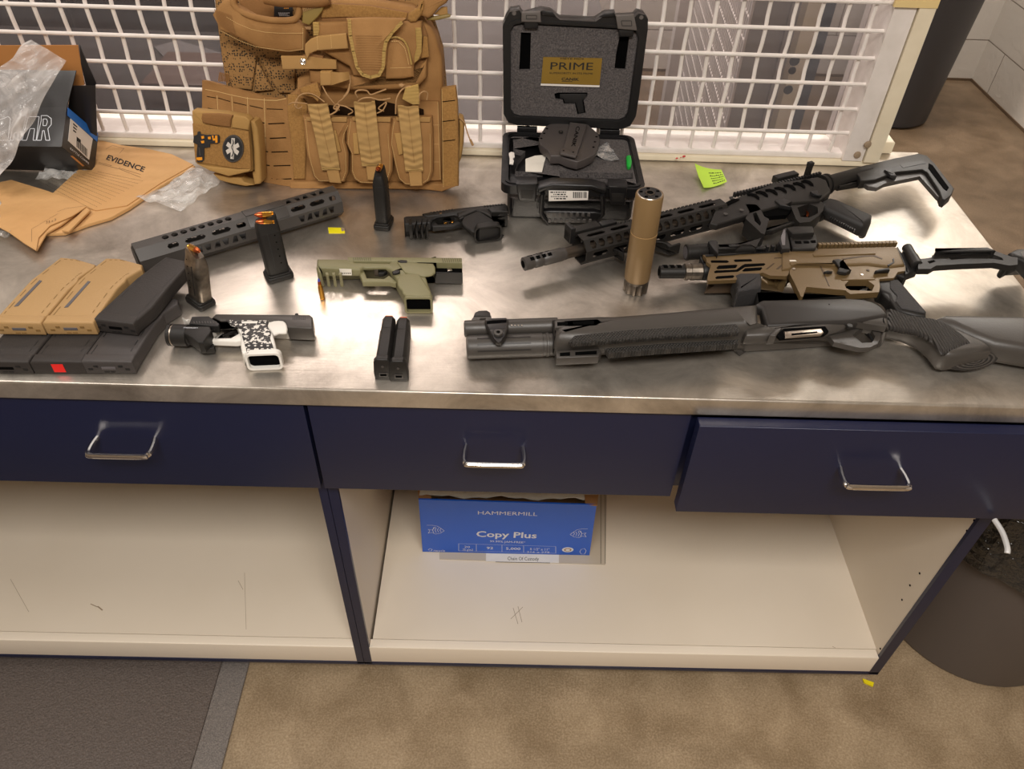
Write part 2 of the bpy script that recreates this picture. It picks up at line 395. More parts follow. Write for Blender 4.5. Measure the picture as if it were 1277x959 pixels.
# window with wire grille
win = empty('window_1', (0, 1.45, .86), kind='structure')
b = B()
b.box((-3.0, 1.398, .8605), (.713, 1.51, .872), 'paint_ivory', .002)
b.box((-3.0, 1.404, .872), (.66, 1.432, .884), 'paint_white', .003)
b.box((-3.0, 1.432, .872), (.645, 1.50, .8755), 'paint_white', .001)
b.box((.645, 1.395, .8725), (.683, 1.51, 2.1), 'paint_white', .002)
b.box((.685, 1.390, .8725), (.713, 1.51, 2.1), 'paint_ivory', .002)
b.box((.713, 1.455, .8605), (.765, 1.505, .885), 'paint_ivory', .002)
b.box((-3.0, 1.395, 2.1), (.713, 1.51, 2.16), 'paint_white', .002)
b.build('window_frame', win)
b = B()
for c in (YP(1082, 180, 1.3895), YP(1069, 193, 1.3945)):
    b.lathe(c, c+Vector((0, -.004, .0)), [(0, .007), (.003, .006), (.004, .003)], 'scuff_dark', 12)
b.build('frame_screw', win)
b = B(); b.box((.640, 1.3885, 1.155), (.7135, 1.3945, 1.20), mat('masking_tape', (226,200,140), .7)); b.build('masking_tape', win)
b = B()
x = .621
xs = []
while x > -1.45: xs.append(x); x -= .0449
for x in xs:
    pts = []
    for k in range(60):
        z = .876+k*.0228
        pts.append((x+.0006*math.sin(k*1.7+x*9), 1.412+(.0016 if k % 4 in (0, 3) else -.0016), z))
        if z > 2.09: break
    b.tube(pts, .0036, 'paint_white', 8)
for k in range(26):
    z = .9238+.0465*k
    b.tube([(-1.48, 1.4075, z), (.662, 1.4075, z)], .0035, 'paint_white', 8)
b.build('wire_grille', win)
b = B(); b.box((-1.5, 1.484, .885), (.645, 1.488, 2.1), clear('window_glass', (235,235,240), .07, .03, 3, .02, .02, (222,218,218))); b.build('window_pane', win)  # grey tint imitates the dimmer room behind, faint white adds haze
b = B()
for q, r in (((844, 197.5), .0035), ((853, 195), .0045), ((849, 196.4), .002)):
    c = Z(*q, .012); b.lathe(c, c+Vector((0, 0, .0005)), [(0, r), (.0005, r*.9)], 'red_ink', 9, .6)
b.build('ink_smudge', win)
st('wall_header', (-3.2, 1.395, 2.16), (.713, 1.51, CEIL), 'paint_grey')
# ---------------------------------------------------------------- beyond the glass
def post(bd, q0, q1, Y, depth, z0, z1, m):
    a, c = YP(*q0, Y), YP(*q1, Y); bd.box((a.x, Y, z0), (c.x, Y+depth, z1), m, .003)
gate = empty('mesh_gate', (.45, 2.0, 0), 'white wire mesh partition gate with latch holes in its post behind the window', 'gate')
b = B(); post(b, (832, 100), (850, 100), 2.7, .05, 0, 2.1, 'paint_white'); b.build('hinge_post', gate)
A = YP(850, 100, 2.7); C_ = YP(918, 100, 1.85); A.z = C_.z = 0
b = B()
for k in range(40):
    t = k/39; x, y = lerp(A.x, C_.x, t), lerp(A.y, C_.y, t)
    b.tube([(x, y, .02), (x, y, 2.1)], .004, 'paint_white', 6)
for k in range(42):
    z = .03+k*.05; b.tube([(A.x, A.y, z), (C_.x, C_.y, z)], .004, 'paint_white', 6)
b.build('gate_mesh', gate)
D_ = YP(962, 100, 1.87)
b = B(); b.prism([(C_.x, C_.y), (D_.x, D_.y), (D_.x, D_.y+.03), (C_.x, C_.y+.03)], Vector((0,0,0)), Vector((1,0,0)), Vector((0,1,0)), Vector((0,0,1)), 0, 2.1, 'paint_grey'); b.build('gate_panel', gate)
b = B(); a = YP(982, 100, 1.82); c = YP(1000, 100, 1.82)
b.box((D_.x, 1.86, 0), (a.x, 1.9, 2.1), 'paint_grey', .003)
b.box((a.x, 1.82, 0), (c.x, 1.86, 2.1), 'paint_ivory', .003); b.build('latch_post', gate)
for q, r in (((991, 76), .012), ((988, 88), .009), ((983, 112), .011)):
    b = B(); c = YP(q[0], q[1], 1.8195); b.lathe(c, c+Vector((0, -.002, 0)), [(0, r), (.002, r*.9)], 'gap_black', 12)
    b.build('latch_hole', gate)
b = B(); a = YP(1010, 60, 2.9); c = YP(1027, 60, 2.9)
b.box((a.x, 2.9, .0), (c.x, 2.95, 2.1), mat('door_edge_blue', (70,78,92), .5), .003)
b.build('door_edge_strip', None, label='slate blue door edge standing beyond the gate latch post', cat='door edge')
# desk and chair made up to stand in for reflections in the left glass
mat('office_black', (30,26,28), .35); mat('office_grey', (88,84,84), .5); mat('office_brown', (74,50,40), .5)
dk = empty('standin_desk', (-.9, 1.9, 0), 'dark made-up desk standing in for reflections behind the left window glass', 'desk')
b = B(); b.box((-1.75, 1.56, .70), (-.30, 2.35, .735), 'office_black', .004); b.build('desk_top', dk)
b = B(); b.box((-1.72, 1.6, 0), (-1.68, 2.3, .70), 'office_black'); b.build('desk_side', dk)
b = B(); b.box((-.36, 1.6, 0), (-.32, 2.3, .70), 'office_black'); b.build('desk_side', dk)
b = B(); b.box((-1.68, 2.26, .1), (-.36, 2.3, .70), 'office_black'); b.build('modesty_panel', dk)
def onp(px, py, z): return hit((px, py), PL((0, 0, z), (0, 0, 1)))
b = B(); b.plate([(192,58),(222,50),(278,66),(280,74),(210,77)], PL((0,0,.7355),(0,0,1)), .002, 0, 'office_grey')
b.build('paper_stack', None, label='grey sheet lying on the dark desk behind the glass', cat='paper')
b = B(); c = onp(250, 125, .736)
b.box((c.x-.11, c.y-.06, .736), (c.x+.12, c.y+.14, .80), 'office_brown', .004); b.build('file_box', None, label='dark brown file box on the office desk behind the glass', cat='box')
ch = empty('standin_chair', (-.75, 2.75, 0), 'black made-up high-backed chair standing in for reflections behind the glass', 'chair')
b = B(); b.prism(smooth_loop([(-.24,.5),(.24,.5),(.26,.9),(.2,1.15),(-.2,1.15),(-.26,.9)],3), Vector((-.75,2.95,0)), Vector((1,0,0)), Vector((0,0,1)), Vector((0,-1,0)), 0, .08, 'office_black', .03); b.build('backrest', ch)
b = B(); b.box((-1.0, 2.5, .42), (-.5, 2.95, .5), 'office_black', .03); b.build('seat', ch)
b = B(); b.lathe((-.75,2.72,.06), (-.75,2.72,.42), [(0,.03),(.36,.03)], 'office_grey', 12)
for k in range(5):
    a = k*2*math.pi/5; b.tube([(-.75,2.72,.08), (-.75+.28*math.cos(a), 2.72+.28*math.sin(a), .05)], .018, 'office_black', 8)
    p = (-.75+.28*math.cos(a), 2.72+.28*math.sin(a), 0); b.lathe(p, (p[0], p[1], 1), [(0,.02),(.01,.028),(.04,.028),(.05,.02)], 'office_black', 10)
b.build('swivel_base', ch)
oc = empty('standin_counter', (0, 2.4, 0), 'made-up grey counter covering the bright floor behind the glass', 'counter')  # added counter, darkens the overly bright floor seen through the glass
b = B(); b.box((-.28, 1.58, .68), (.30, 3.2, .71), mat('counter_grey', (104,99,97), .45, noise=(4,.4), col2=(84,76,72)), .004); b.build('counter_top', oc)
b = B(); b.box((-.26, 1.62, 0), (.28, 3.16, .68), 'office_grey', .003); b.build('counter_body', oc)
ca = empty('storage_cabinet', (-1.9, 3.6, 0), 'low grey storage cabinet against the far wall behind the glass', 'cabinet')
b = B(); b.box((-2.6, 3.55, 0), (-1.2, 4.02, .9), 'office_grey', .005); b.build('body', ca)
for k in range(2):
    b = B(); b.box((-2.58+k*.69, 3.53, .05), (-1.91+k*.69, 3.55, .87), 'office_black', .004); b.build('door', ca)
# ---------------------------------------------------------------- bins
def bin_(name, c, r0, r1, h, m, label, cat, n=40):
    e = empty(name, (c[0], c[1], 0), label, cat)
    b = B(); c = Vector((c[0], c[1], .001))
    b.lathe(c, c+Vector((0,0,1)), [(0,r0-.012),(.004,r0-.004),(.015,r0),(h-.03,r1),(h-.028,r1+.012),(h-.004,r1+.014),(h,r1+.008),(h,r1-.004),(h-.05,r1-.008),(.02,r0-.008)], m, n); b.build('bucket', e)
    return e
bn = bin_('trash_can', (1.08, .97), .205, .245, .60, 'bin_grey', 'round grey plastic trash can under the right end of the steel table', 'trash can')
b = B(); rows = []
for i in range(15):
    t = i/14; row = []
    for k in range(73):
        a = 2*math.pi*k/72
        prof = [(.215,.55),(.225,.60),(.232,.628),(.25,.640),(.268,.632),(.274,.57),(.270,.50),(.264,.43),(.256,.37)]
        f = t*8; j = min(7, int(f)); f -= j; r = lerp(prof[j][0], prof[j+1][0], f); z = lerp(prof[j][1], prof[j+1][1], f)
        w = .006*math.sin(17*a+t*5)+.005*math.sin(29*a-t*3)+.004*math.sin(43*a)
        z += (.018*math.sin(3*a+1)+.012*math.sin(7*a))*max(0, t-.5)*2
        row.append(Vector((1.085+(r+abs(w)*.8)*math.cos(a), .97+(r+abs(w)*.8)*math.sin(a), z)))
    rows.append(row)
b.sheet(rows, .001, 'liner_black')
ln = b.build('bin_liner', None, smooth=80, label='shiny black bin liner folded over the rim of the trash can', cat='bin liner')
b = B(); 
for k in range(9):
    rows = []
    a0 = 2.3+k*.42
    for i in range(7):
        rows.append([Vector((1.085+(.235-.03*i)*math.cos(a0+.05*j+.02*i), .97+(.235-.03*i)*math.sin(a0+.05*j+.02*i), .60-.012*i+.02*math.sin(j*1.9+k)+.012*math.sin(i*1.3+k))) for j in range(9)])
    b.sheet(rows, .001, 'liner_black')
b.lathe((1.085,.97,.52),(1.085,.97,1),[(0,.22),(.004,.22),(.03,.12),(.02,.02)],'liner_black',30)
b.build('liner_folds', ln, smooth=80)
b = B(); b.tube([onp(1240,648,.648), onp(1250,664,.646), onp(1256,682,.644), onp(1256,690,.640)], .004, 'liner_white', 8, 4); b.build('drawstring', ln, label='whitish drawstring band')
bk = empty('tall_waste_bin', (1.86, 3.56, 0), 'tall charcoal waste bin by the block wall beyond the window frame', 'waste bin')
b = B(); c = Vector((1.80, 3.62, .001))
b.lathe(c, c+Vector((0,0,1)), [(0,.17),(.01,.185),(.78,.235),(.785,.26),(.82,.262),(.825,.25),(.80,.235),(.03,.17)], 'bin_dark', 40); b.build('bucket', bk)
b = B(); a = Vector((2.04, 3.60, .70)); b.obox(a, Vector((.03,0,0)), Vector((0,.06,0)), Vector((0,0,.035)), 'bin_dark', .006); b.obox(a+Vector((-.005,-.02,.0)), Vector((.026,0,0)), Vector((0,.046,0)), Vector((0,0,.028)), 'gap_black', .004); b.build('handle_grip', bk)
# ---------------------------------------------------------------- table and cabinets
XR = .825; YF = .7405; YB = 1.468
b = B(); b.box((-1.75, YF, T-.0316), (XR, YB, T), 'steel', .0035)
b.build('steel_worktop', None, org=(0,0,T), label='brushed stainless steel worktop carrying the weapons and gear', cat='worktop')
YC = .765
def cabinet(name, x0, x1, label, lst, rst, drawers):
    e = empty(name, (x0, YC, 0), label, 'cabinet')
    H = T-.0318; yb = 1.42
    b = B(); b.box((x0+.002, YC+.0072, .06), (x0+.015, yb, H), 'laminate'); b.build('side_panel', e)
    b = B(); b.box((x1-.02 if x1 > 0 else x1-.013, YC+.0072, .06), (x1-.002, yb, .6), 'laminate')
    b.build('side_panel', e)
    b = B(); b.box((x0+.02, yb-.012, .06), (x1-.02, yb, H), 'laminate'); b.build('back_panel', e)
    b = B(); b.box((x0+.02, YC+.02, .106), (x1-.02, yb-.012, .126), 'laminate')
    b.build('bottom_shelf', e)
    b = B(); b.box((x0+lst, YC+.0005, .068), (x1-rst, YC+.0195, .127), 'laminate_edge', .002); b.build('shelf_edge', e, label='cream edging strip along the shelf front')
    b = B(); b.box((x0, YC, .06), (x0+lst, YC+.0198 if lst > .02 else YC+.007, .65), 'blue_paint', .001); b.build('stile', e)
    b = B(); b.box((x1-rst, YC, .06), (x1, YC+.007, .65), 'blue_paint', .001); b.build('stile', e)
    b = B(); b.box((x0, YC, .056), (x1, YC+.02, .0675), 'blue_paint', .001); b.build('bottom_rail', e)
    b = B(); b.box((x0, YC, .65), (x1, YC+.02, H), 'blue_paint', .001); b.build('top_rail', e)
    b = B(); b.box((x0+.01, YC+.09, 0), (x1-.01, YC+.11, .056), 'gap_black'); b.build('kick_board', e)
    for (a, c, yf, z0, z1, hx0, hx1, hz) in drawers:
        b = B(); b.box((a, yf, z0), (c, yf+.018, z1), 'blue_paint', .0015); d = b.build('drawer', e)
        if yf < .74:
            bb = B(); bb.box((a+.03, yf+.018, z0+.02), (x1-.04, YC+.3, z0+.10), 'laminate'); bb.build('drawer_box', d)
        bb = B(); r = .0042; yo = yf-.034
        bb.tube([(hx0+.002, yf+.001, hz), (hx0, yf-.012, hz), (hx0, yo+.008, hz), (hx0+.003, yo+.002, hz), (hx0+.010, yo, hz), (hx1-.010, yo, hz), (hx1-.003, yo+.002, hz), (hx1, yo+.008, hz), (hx1, yf-.012, hz), (hx1-.002, yf+.001, hz)], r, 'chrome', 10, 4)
        bb.build('handle', d, label='chrome wire pull handle')
    return e
cabinet('base_cabinet', -1.62, -.2655, 'left blue base cabinet with one closed drawer above an empty cream bay', .03, .0135, [(-1.25, -.2675, .747, .646, .8275, -.571, -.486, .749)])
rc = cabinet('base_cabinet', -.2645, .79, 'right blue base cabinet with two drawers and a wide bay holding the paper box', .0155, .021,
        [(-.2620, .2600, .747, .646, .8275, -.049, .034, .749), (.2660, .835, .722, .6415, .8275, .478, .567, .750)])
# screw holes / scuffs on right inner wall
b = B()
def onx(px, py, X): return hit((px, py), PL((X, 0, 0), (-1, 0, 0)))
for q in ((1125,748),(1135,730),(1147,715),(1206,662),(1215,649),(1092,817),(1098,809)):
    b = B(); c = onx(*q, .7698); b.lathe(c, c+Vector((-.0008,0,0)), [(0,.0022),(.0008,.002)], 'gap_black', 8); b.build('screw_hole', rc)
b = B()
def scuff(q0, q1, w=.0012, z=.1262):
    P = PL((0,0,z),(0,0,1)); a, c = hit(q0, P), hit(q1, P); d = (c-a); nx = Vector((-d.y, d.x, 0)).normalized()*w
    b.add([a-nx, c-nx, c+nx*.6, a+nx*.6], [[0,1,2,3]], 'scuff_dark')
for qq in (((640,758),(646,778)),((646,756),(651,776)),((652,757),(637,772)),((1038,806),(1042,808))): b = B(); scuff(*qq, w=.0006); b.build('scuff_mark', rc)
lc = [o for o in ORG if o.name == 'base_cabinet'][0]
for qq in (((13,722),(36,763), .0004),((113,753),(122,757), .0010),((122,756),(128,761), .0015),((305,714),(307,785), .0004),((297,724),(303,735), .0005)): b = B(); scuff(*qq); b.build('scuff_mark', lc)
# floor mat
mt = empty('floor_mat', (-1.3, .2, 0), 'dark grey ribbed rubber floor mat in front of the left cabinet', 'mat')
b = B(); b.box((-2.2, -1.2, .0005), (-.573, .82, .008), 'mat_rubber', .002); b.build('centre_field', mt)
b = B(); b.prism([(-.573,-1.2),(-.516,-1.2),(-.516,.82),(-.573,.82)], Vector((0,0,0)), Vector((1,0,0)), Vector((0,1,0)), Vector((0,0,1)), .0005, .0065, 'mat_border', .002); b.build('border_strip', mt)
b = B(); b.plate([(1076,846),(1090,851),(1088,857),(1077,852)], PL((0,0,.0005),(0,0,1)), .004, 0, 'yellow_plastic'); 
b.build('plastic_tag', None, label='yellow plastic scrap on the floor below the right cabinet corner', cat='plastic scrap')
# ---------------------------------------------------------------- copy paper box and evidence bag in the bay
SH = .1262; SP = PL((0,0,SH),(0,0,1))
mat('box_blue', (4,90,206), .45); mat('cardboard', (168,122,76), .8, bump=(90,.2)); mat('paper_white', (226,220,208), .7, bump=(18,.6,'noise',.01)); mat('film_grey', (190,178,160), .4)
clear('film_thin', (220,214,205), .35, .15, 30, .5)
b = B(); b.plate([(548,697),(755,704),(757,612),(546,600)], SP, .0022, .0004, 'film_grey')
P2 = PL((0,0,SH+.0024),(0,0,1))
ev = b.build('evidence_pouch', None, label='flat clear plastic evidence pouch lying under the blue paper box', cat='pouch')
b = B(); b.plate([(606,690),(697,692),(697,702),(606,700)], SP, .0028, .0023, 'paper_white'); o_ = b.build('label_strip', ev)
b = B(); ptext(b, 'Chain Of Custody', SP, .0029, (633,698.5), (672,699.2), (633,694.3), 'ink_black')
for y in (702,): 
    a = hit((618,y-1), SP, .0029); c = hit((686,y+.3), SP, .0029); b.add([a, c, c+Vector((0,.0012,0)), a+Vector((0,.0012,0))], [[0,1,2,3]], 'ink_black')
for q in ((749,703),(754.5,703)):
    a = hit(q, SP, .0024); c = hit((q[0], 614), SP, .0024); b.add([a, a+Vector((.001,0,0)), c+Vector((.001,0,0)), c], [[0,1,2,3]], 'ink_black')
b.build('printing', ev)
e = empty('copy_paper_box', (.02, 1.1, SH+.003), 'blue open copy paper carton with fish emblems holding crumpled white paper', 'box')
FB = PL(Z(527, 688), (0,-1,0)); yf = YP(527,688,1).y
q0 = hit((527,688), SP, .003); q1 = hit((735,692.5), SP, .003); yb_ = q0.y
top0 = YP(522,623,yb_-.045); top1 = YP(744,630,yb_-.045)
FN = (Vector((0, 0, 1)).cross((q1-q0))).normalized(); 
# front panel leans slightly outward at the top
nrm = (q1-q0).cross(top0-q0).normalized()
if nrm.y > 0: nrm = -nrm
FP = (q0, nrm)
b = B(); b.plate([(527,688),(522,623),(744,630),(735,692.5)], FP, 0, -.003, 'box_blue'); b.build('front_panel', e)
ztop = (top0.z)
b = B(); b.box((q0.x+.002, yb_+.24, SH+.003), (q1.x-.002, yb_+.243, ztop), 'box_blue'); b.build('rear_panel', e)
for x in (q0.x+.001, q1.x-.004):
    b = B(); b.box((x, yb_+.004, SH+.003), (x+.003, yb_+.24, ztop-.005), 'cardboard'); b.build('side_panel', e)
b = B(); b.box((q0.x+.004, yb_+.004, SH+.003), (q1.x-.004, yb_+.24, SH+.006), 'cardboard'); b.build('bottom_panel', e)
for qa in ([(521,611),(522,623.5),(538,624),(537,611)], [(729,617),(730,629),(745,630),(746,617)]):
    b = B(); b.plate(qa, PL((0,0,ztop-.006),(0,0,1)), 0, -.003, 'cardboard'); b.build('side_flap', e)
rows = []
for i in range(12):
    rows.append([Vector((lerp(q0.x+.008, q1.x-.008, j/24), lerp(yb_-.030, yb_+.235, i/11), ztop-.006+.004*math.sin(j*.7+i*.5)+.003*math.sin(j*1.9-i*.9)-(.012 if i == 11 else 0))) for j in range(25)])
b = B(); b.sheet(rows, .002, 'paper_white', (0,0,1)); b.build('crumpled_paper', None, smooth=70, label='crumpled white paper filling the blue copy paper carton', cat='paper')
b = B(); F = FP
ptext(b, 'HAMMERMILL', F, .0003, (596,641.3), (670,643.2), (596,637), 'ink_white')
ptext(b, 'Copy Plus', F, .0003, (594,669), (669,671), (594,662), 'ink_white', bold=.02)
ptext(b, '99.99% JAM-FREE*', F, .0003, (611,676), (655,677.5), (611,673.5), 'ink_white')
ptext(b, '20', F, .0003, (579,683), (586,683.2), (579,680.5), 'ink_white'); ptext(b, '75 g/m2', F, .0003, (577,686.5), (590,686.8), (577,684), 'ink_white')
ptext(b, '92', F, .0003, (607,684.6), (615,684.8), (607,681.6), 'ink_white', bold=.01); ptext(b, '5,000', F, .0003, (631,685.3), (649,685.7), (631,682.3), 'ink_white', bold=.01)
ptext(b, '8 1/2" x 11"', F, .0003, (661,686), (685,686.6), (661,683), 'ink_white'); ptext(b, '216 x 279', F, .0003, (657,689.2), (685,689.8), (657,687), 'ink_white')
def pline(bd, pl, off, pts, w, m):
    P = [hit(q, pl, off) for q in pts]; n = pl[1]
    for a, c in zip(P, P[1:]):
        d = (c-a).normalized(); s_ = n.cross(d)*w; bd.add([a-s_, c-s_, c+s_, a+s_], [[0,1,2,3]], m)
for pp in ([(572,678),(693,681.5),(693,690),(572,686.8),(572,678)], [(594,678.5),(594,687.4)], [(626,679.4),(626,688.3)], [(653,680.3),(653,689)]): pline(b, F, .0003, pp, .0004, 'ink_white')
for (fx, fy, s_) in ((543,661,1),(722,665.5,-1)):
    g = lambda *p: [(fx+s_*a, fy+bq) for a, bq in p]
    pline(b, F, .0003, g((-11,-6),(-4,-6),(2,-5),(7,-2),(11,1),(6,4),(0,5),(-4,3),(-9,4),(-7,1),(-9,-1),(-4,0),(0,-4)), .0005, 'ink_white')
    for k in range(4): pline(b, F, .0003, g((-2+k*3,-3.5+k*.5),(-3.5+k*3,0),(-2+k*3,3.8-k*.5)), .0005, 'ink_white')
ptext(b, 'recycle', F, .0003, (541,687.6), (555,687.9), (541,685), 'ink_white')
pline(b, F, .0003, [(534,686),(536,684),(539,685),(538,687),(535,687)], .0006, 'ink_white')
pline(b, F, .0003, [(723,688),(725,685),(729,684),(731,687),(729,691),(725,691),(723,688)], .0005, 'ink_white')
b.build('front_printing', e)
b = B(); c = hit((708,685.5), F, .0006); b.lathe(c, c+nrm, [(0,.0125),(.0003,.0125)], 'ink_white', 24); b.lathe(c+nrm*.0003, c+nrm, [(0,.008),(.0003,.008)], 'cardboard', 24); b.lathe(c+nrm*.0006, c+nrm, [(0,.005),(.0003,.005)], 'ink_white', 20); b.build('round_seal', e)
# ================================================================ THINGS ON THE WORKTOP
mat('gun_black', (30,28,26), .48, spec=.35, bump=(500,.12)); mat('gun_dark', (24,23,23), .5); mat('gun_grey', (66,62,59), .42, bump=(500,.08)); mat('poly_black', (29,27,26), .62, bump=(420,.35,'noise',.0006))
mat('recess', (5,5,5), .9, spec=.05); mat('slide_grey', (66,62,58), .4, .3); mat('olive', (122,117,84), .5, bump=(500,.12)); mat('olive_dark', (88,84,58), .6)
mat('bronze', (104,84,54), .45, .2, bump=(400,.1)); mat('bronze_dark', (70,54,38), .55, .2)
mat('fde', (132,106,70), .42, .15); mat('mag_tan', (170,136,90), .55, bump=(300,.12)); mat('mag_tan_dark', (128,98,54), .6); mat('mag_black', (50,46,44), .55, spec=.35, bump=(300,.15)); mat('mag_grey', (62,58,57), .5)
mat('bare_metal', (170,160,148), .3, 1); mat('dark_metal', (96,88,80), .35, .9); mat('brass', (214,158,70), .25, 1); mat('copper', (196,104,62), .28, 1); mat('blue_tip', (66,80,180), .4); mat('orange_plastic', (232,96,36), .5)
mat('shotgun_grey', (62,58,54), .42, bump=(450,.1)); mat('shotgun_black', (42,39,37), .42, spec=.35); mat('red_sticker', (232,32,26), .6); mat('window_grey', (96,92,94), .35)
mat('white_poly', (222,218,210), .45); mat('silver_wear', (150,140,128), .35, .9, noise=(60,.8), col2=(60,54,48))
# printed black and white grip panels
m = mat('patriot_print', (235,232,226), .5); N = m.node_tree.nodes; L = m.node_tree.links; b_ = N['Principled BSDF']
tc = N.new('ShaderNodeTexCoord'); n = N.new('ShaderNodeTexNoise'); n.inputs['Scale'].default_value = 190; n.inputs['Detail'].default_value = 2; L.new(tc.outputs['Object'], n.inputs[0])
r = N.new('ShaderNodeValToRGB'); r.color_ramp.interpolation = 'CONSTANT'; r.color_ramp.elements[0].color = lin((46,43,42))+(1,); r.color_ramp.elements[1].color = lin((215,210,202))+(1,); r.color_ramp.elements[1].position = .54
L.new(n.outputs['Fac'], r.inputs[0]); L.new(r.outputs[0], b_.inputs['Base Color'])
def part(name, parent, items, label=None, smooth=35):
    """items: list of (pts, front, back, mat, rnd, kwargs) plates on the table plane"""
    b = B()
    for it in items:
        pts, f, k, m = it[:4]; rnd = it[4] if len(it) > 4 else 0; kw = it[5] if len(it) > 5 else {}
        b.plate(pts, TP, f, k, m, rnd, **kw)
    return b.build(name, parent, smooth=smooth, label=label)
UP = Vector((0, 0, 1))
def well(parent, qa, qb, htop, hbot, mrim, depth=.007, wall=.0028, name='magazine_well', rnd=.004, label=None, flare=0):
    """open end of a grip: a rounded hollow collar facing the camera side"""
    A, C = Z(*qa, htop), Z(*qb, htop); ax = (C-A); W = ax.length; ax.normalize(); nrm = ax.cross(UP)  # toward viewer
    h = htop-hbot
    def rr(x0, y0, x1, y1, r):
        o = []
        for cx, cy, a0 in ((x1-r, y0+r, -90), (x1-r, y1-r, 0), (x0+r, y1-r, 90), (x0+r, y0+r, 180)):
            for k in range(5):
                a = math.radians(a0+k*22.5); o.append((cx+r*math.cos(a), cy+r*math.sin(a)))
        return o
    O = A-UP*h-nrm*depth
    b = B(); out = rr(-flare, 0, W+flare, h, rnd); inn = rr(wall-flare, wall, W-wall+flare, h-wall, max(.001, rnd-wall*.5))
    b.prism(out, O, ax, UP, nrm, -.002, depth, mrim, holes=[inn]); w = b.build(name, parent, label=label)
    b = B(); b.prism(inn, O, ax, UP, nrm, -.002, .0006, 'recess'); b.build('well_interior', w, label='dark hollow inside the grip')
    return w
# ---------------------------------------------------------------- olive pistol
A = zz(380, 310, 6.081); H = .030
e = empty('pistol', Z(490, 350), 'olive green full-size pistol lying with its slide locked back', 'pistol')
hole = A((455,168),(520,158),(615,158),(648,182),(625,216),(470,220))
part('slide', e, [(A((325,62),(1190,69),(1194,106),(860,101),(700,96),(330,93)), .029, .006, 'olive', .0015, dict(near=False)),
    (A((985,178),(1197,182),(1197,192),(1000,190)), .025, .004, 'gun_black', .0005),
    (A((985,106),(1190,106),(1195,182),(998,182)), .018, .003, 'recess', 0, dict(near=False)),
    (A((1015,112),(1160,112),(1160,132),(1015,132)), .020, .018, 'gun_dark', .0005),
    (A((1080,150),(1110,145),(1120,165),(1085,170)), .020, .018, 'bare_metal', .0005)])
b = B()
for k in range(9): b.plate(A((1040+k*16,72),(1046+k*16,72),(1054+k*16,102),(1048+k*16,102)), TP, .0295, .029, 'olive_dark', .0001)
for k in range(9): b.plate(A((365+k*16,66),(371+k*16,66),(376+k*16,88),(370+k*16,88)), TP, .0295, .029, 'olive_dark', .0001)
o = b.build('slide_serration', e)
part('frame', e, [(A((95,84),(325,86),(332,94),(380,96),(380,112),(640,118),(660,96),(860,100),(980,108),(996,140),(998,178),(985,206),(905,216),(935,270),(958,330),(966,436),(760,436),(735,380),(700,320),(672,260),(648,196),(615,166),(560,166),(450,170),(425,212),(400,210),(120,212),(88,150)), .028, .002, 'olive', .0035)])
part('trigger_guard', e, [(A((405,165),(452,168),(472,222),(600,226),(640,200),(700,250),(690,262),(640,250),(438,250)), .021, .011, 'olive', .002, dict(near=False))])
part('grip_panel', e, [(A((720,200),(850,195),(880,215),(935,300),(955,365),(770,368),(740,330),(705,280)), .0315, .027, 'olive', .003, dict(sm=2))])
part('frame_tang', e, [(A((700,100),(975,112),(990,140),(990,180),(960,200),(905,208),(850,200),(760,180)), .0305, .027, 'olive', .003)])
b = B()
for k in range(4): b.plate(A((106+k*50,180),(130+k*50,180),(134+k*50,216),(112+k*50,216)), TP, .0285, .002, 'olive', .0008)
b.build('accessory_rail', e)
NW = PL(Z(*A((310,214))[0], .016)-Vector((0,.0012,0)), (0,-1,0))
b = B(); b.plate(A((262,155),(355,158),(357,203),(270,202)), NW, .0006, 0, 'paper_white'); b.build('serial_plate', e, label='small silver serial plate')
b = B()
for k in range(5): b.plate(A((280+k*15,184),(288+k*15,184),(289+k*15,192),(281+k*15,192)), NW, .0008, .0006, 'ink_black')
b.build('serial_print', e)
part('trigger', e, [(A((525,120),(562,122),(560,210),(532,210)), .022, .010, 'dark_metal', .001), (A((562,160),(612,166),(640,186),(602,210),(562,214)), .018, .010, 'gun_black', .002)])
part('slide_stop', e, [(A((705,90),(730,84),(775,88),(775,105),(725,105)), .0315, .028, 'gun_black', .0008)])
part('magazine_release', e, [(A((662,172),(690,160),(722,158),(722,178),(700,186),(668,188)), .0315, .028, 'gun_black', .001)])
well(e, A((752,372))[0], A((966,372))[0], .030, .001, 'olive')
# ---------------------------------------------------------------- white patterned pistol with light
A = zz(200, 380, 6.385)
e = empty('pistol', Z(310, 420), 'white pistol with black printed grip and weapon light lying near the table edge', 'pistol')
part('slide', e, [(A((415,95),(440,72),(1190,78),(1213,98),(1213,180),(1195,186),(1010,178),(990,130),(480,128)), .029, .006, 'slide_grey', .002, dict(near=False)),
    (A((1000,180),(1215,186),(1210,228),(1020,220)), .022, .004, 'gun_black', .001), (A((1070,72),(1082,66),(1095,66),(1100,80),(1070,80)), .027, .020, 'gun_black', .0005, dict(near=False))])
b = B()
for k in range(8): b.plate(A((1050+k*14,84),(1055+k*14,84),(1058+k*14,118),(1053+k*14,118)), TP, .0295, .029, 'gun_dark')
b.plate(A((1100,152),(1118,152),(1118,172),(1100,172)), TP, .0235, .022, 'bare_metal', .0005)
b.build('slide_serration', e)
hole = A((460,212),(500,188),(560,190),(618,200),(612,232),(570,255),(540,262),(440,262))
part('frame', e, [(A((440,150),(480,128),(700,126),(880,126),(985,130),(1012,170),(1010,236),(945,240),(903,262),(920,330),(948,455),(680,462),(652,400),(640,340),(640,240),(612,205),(500,200),(450,218),(380,215),(385,190)), .027, .002, 'white_poly', .003)])
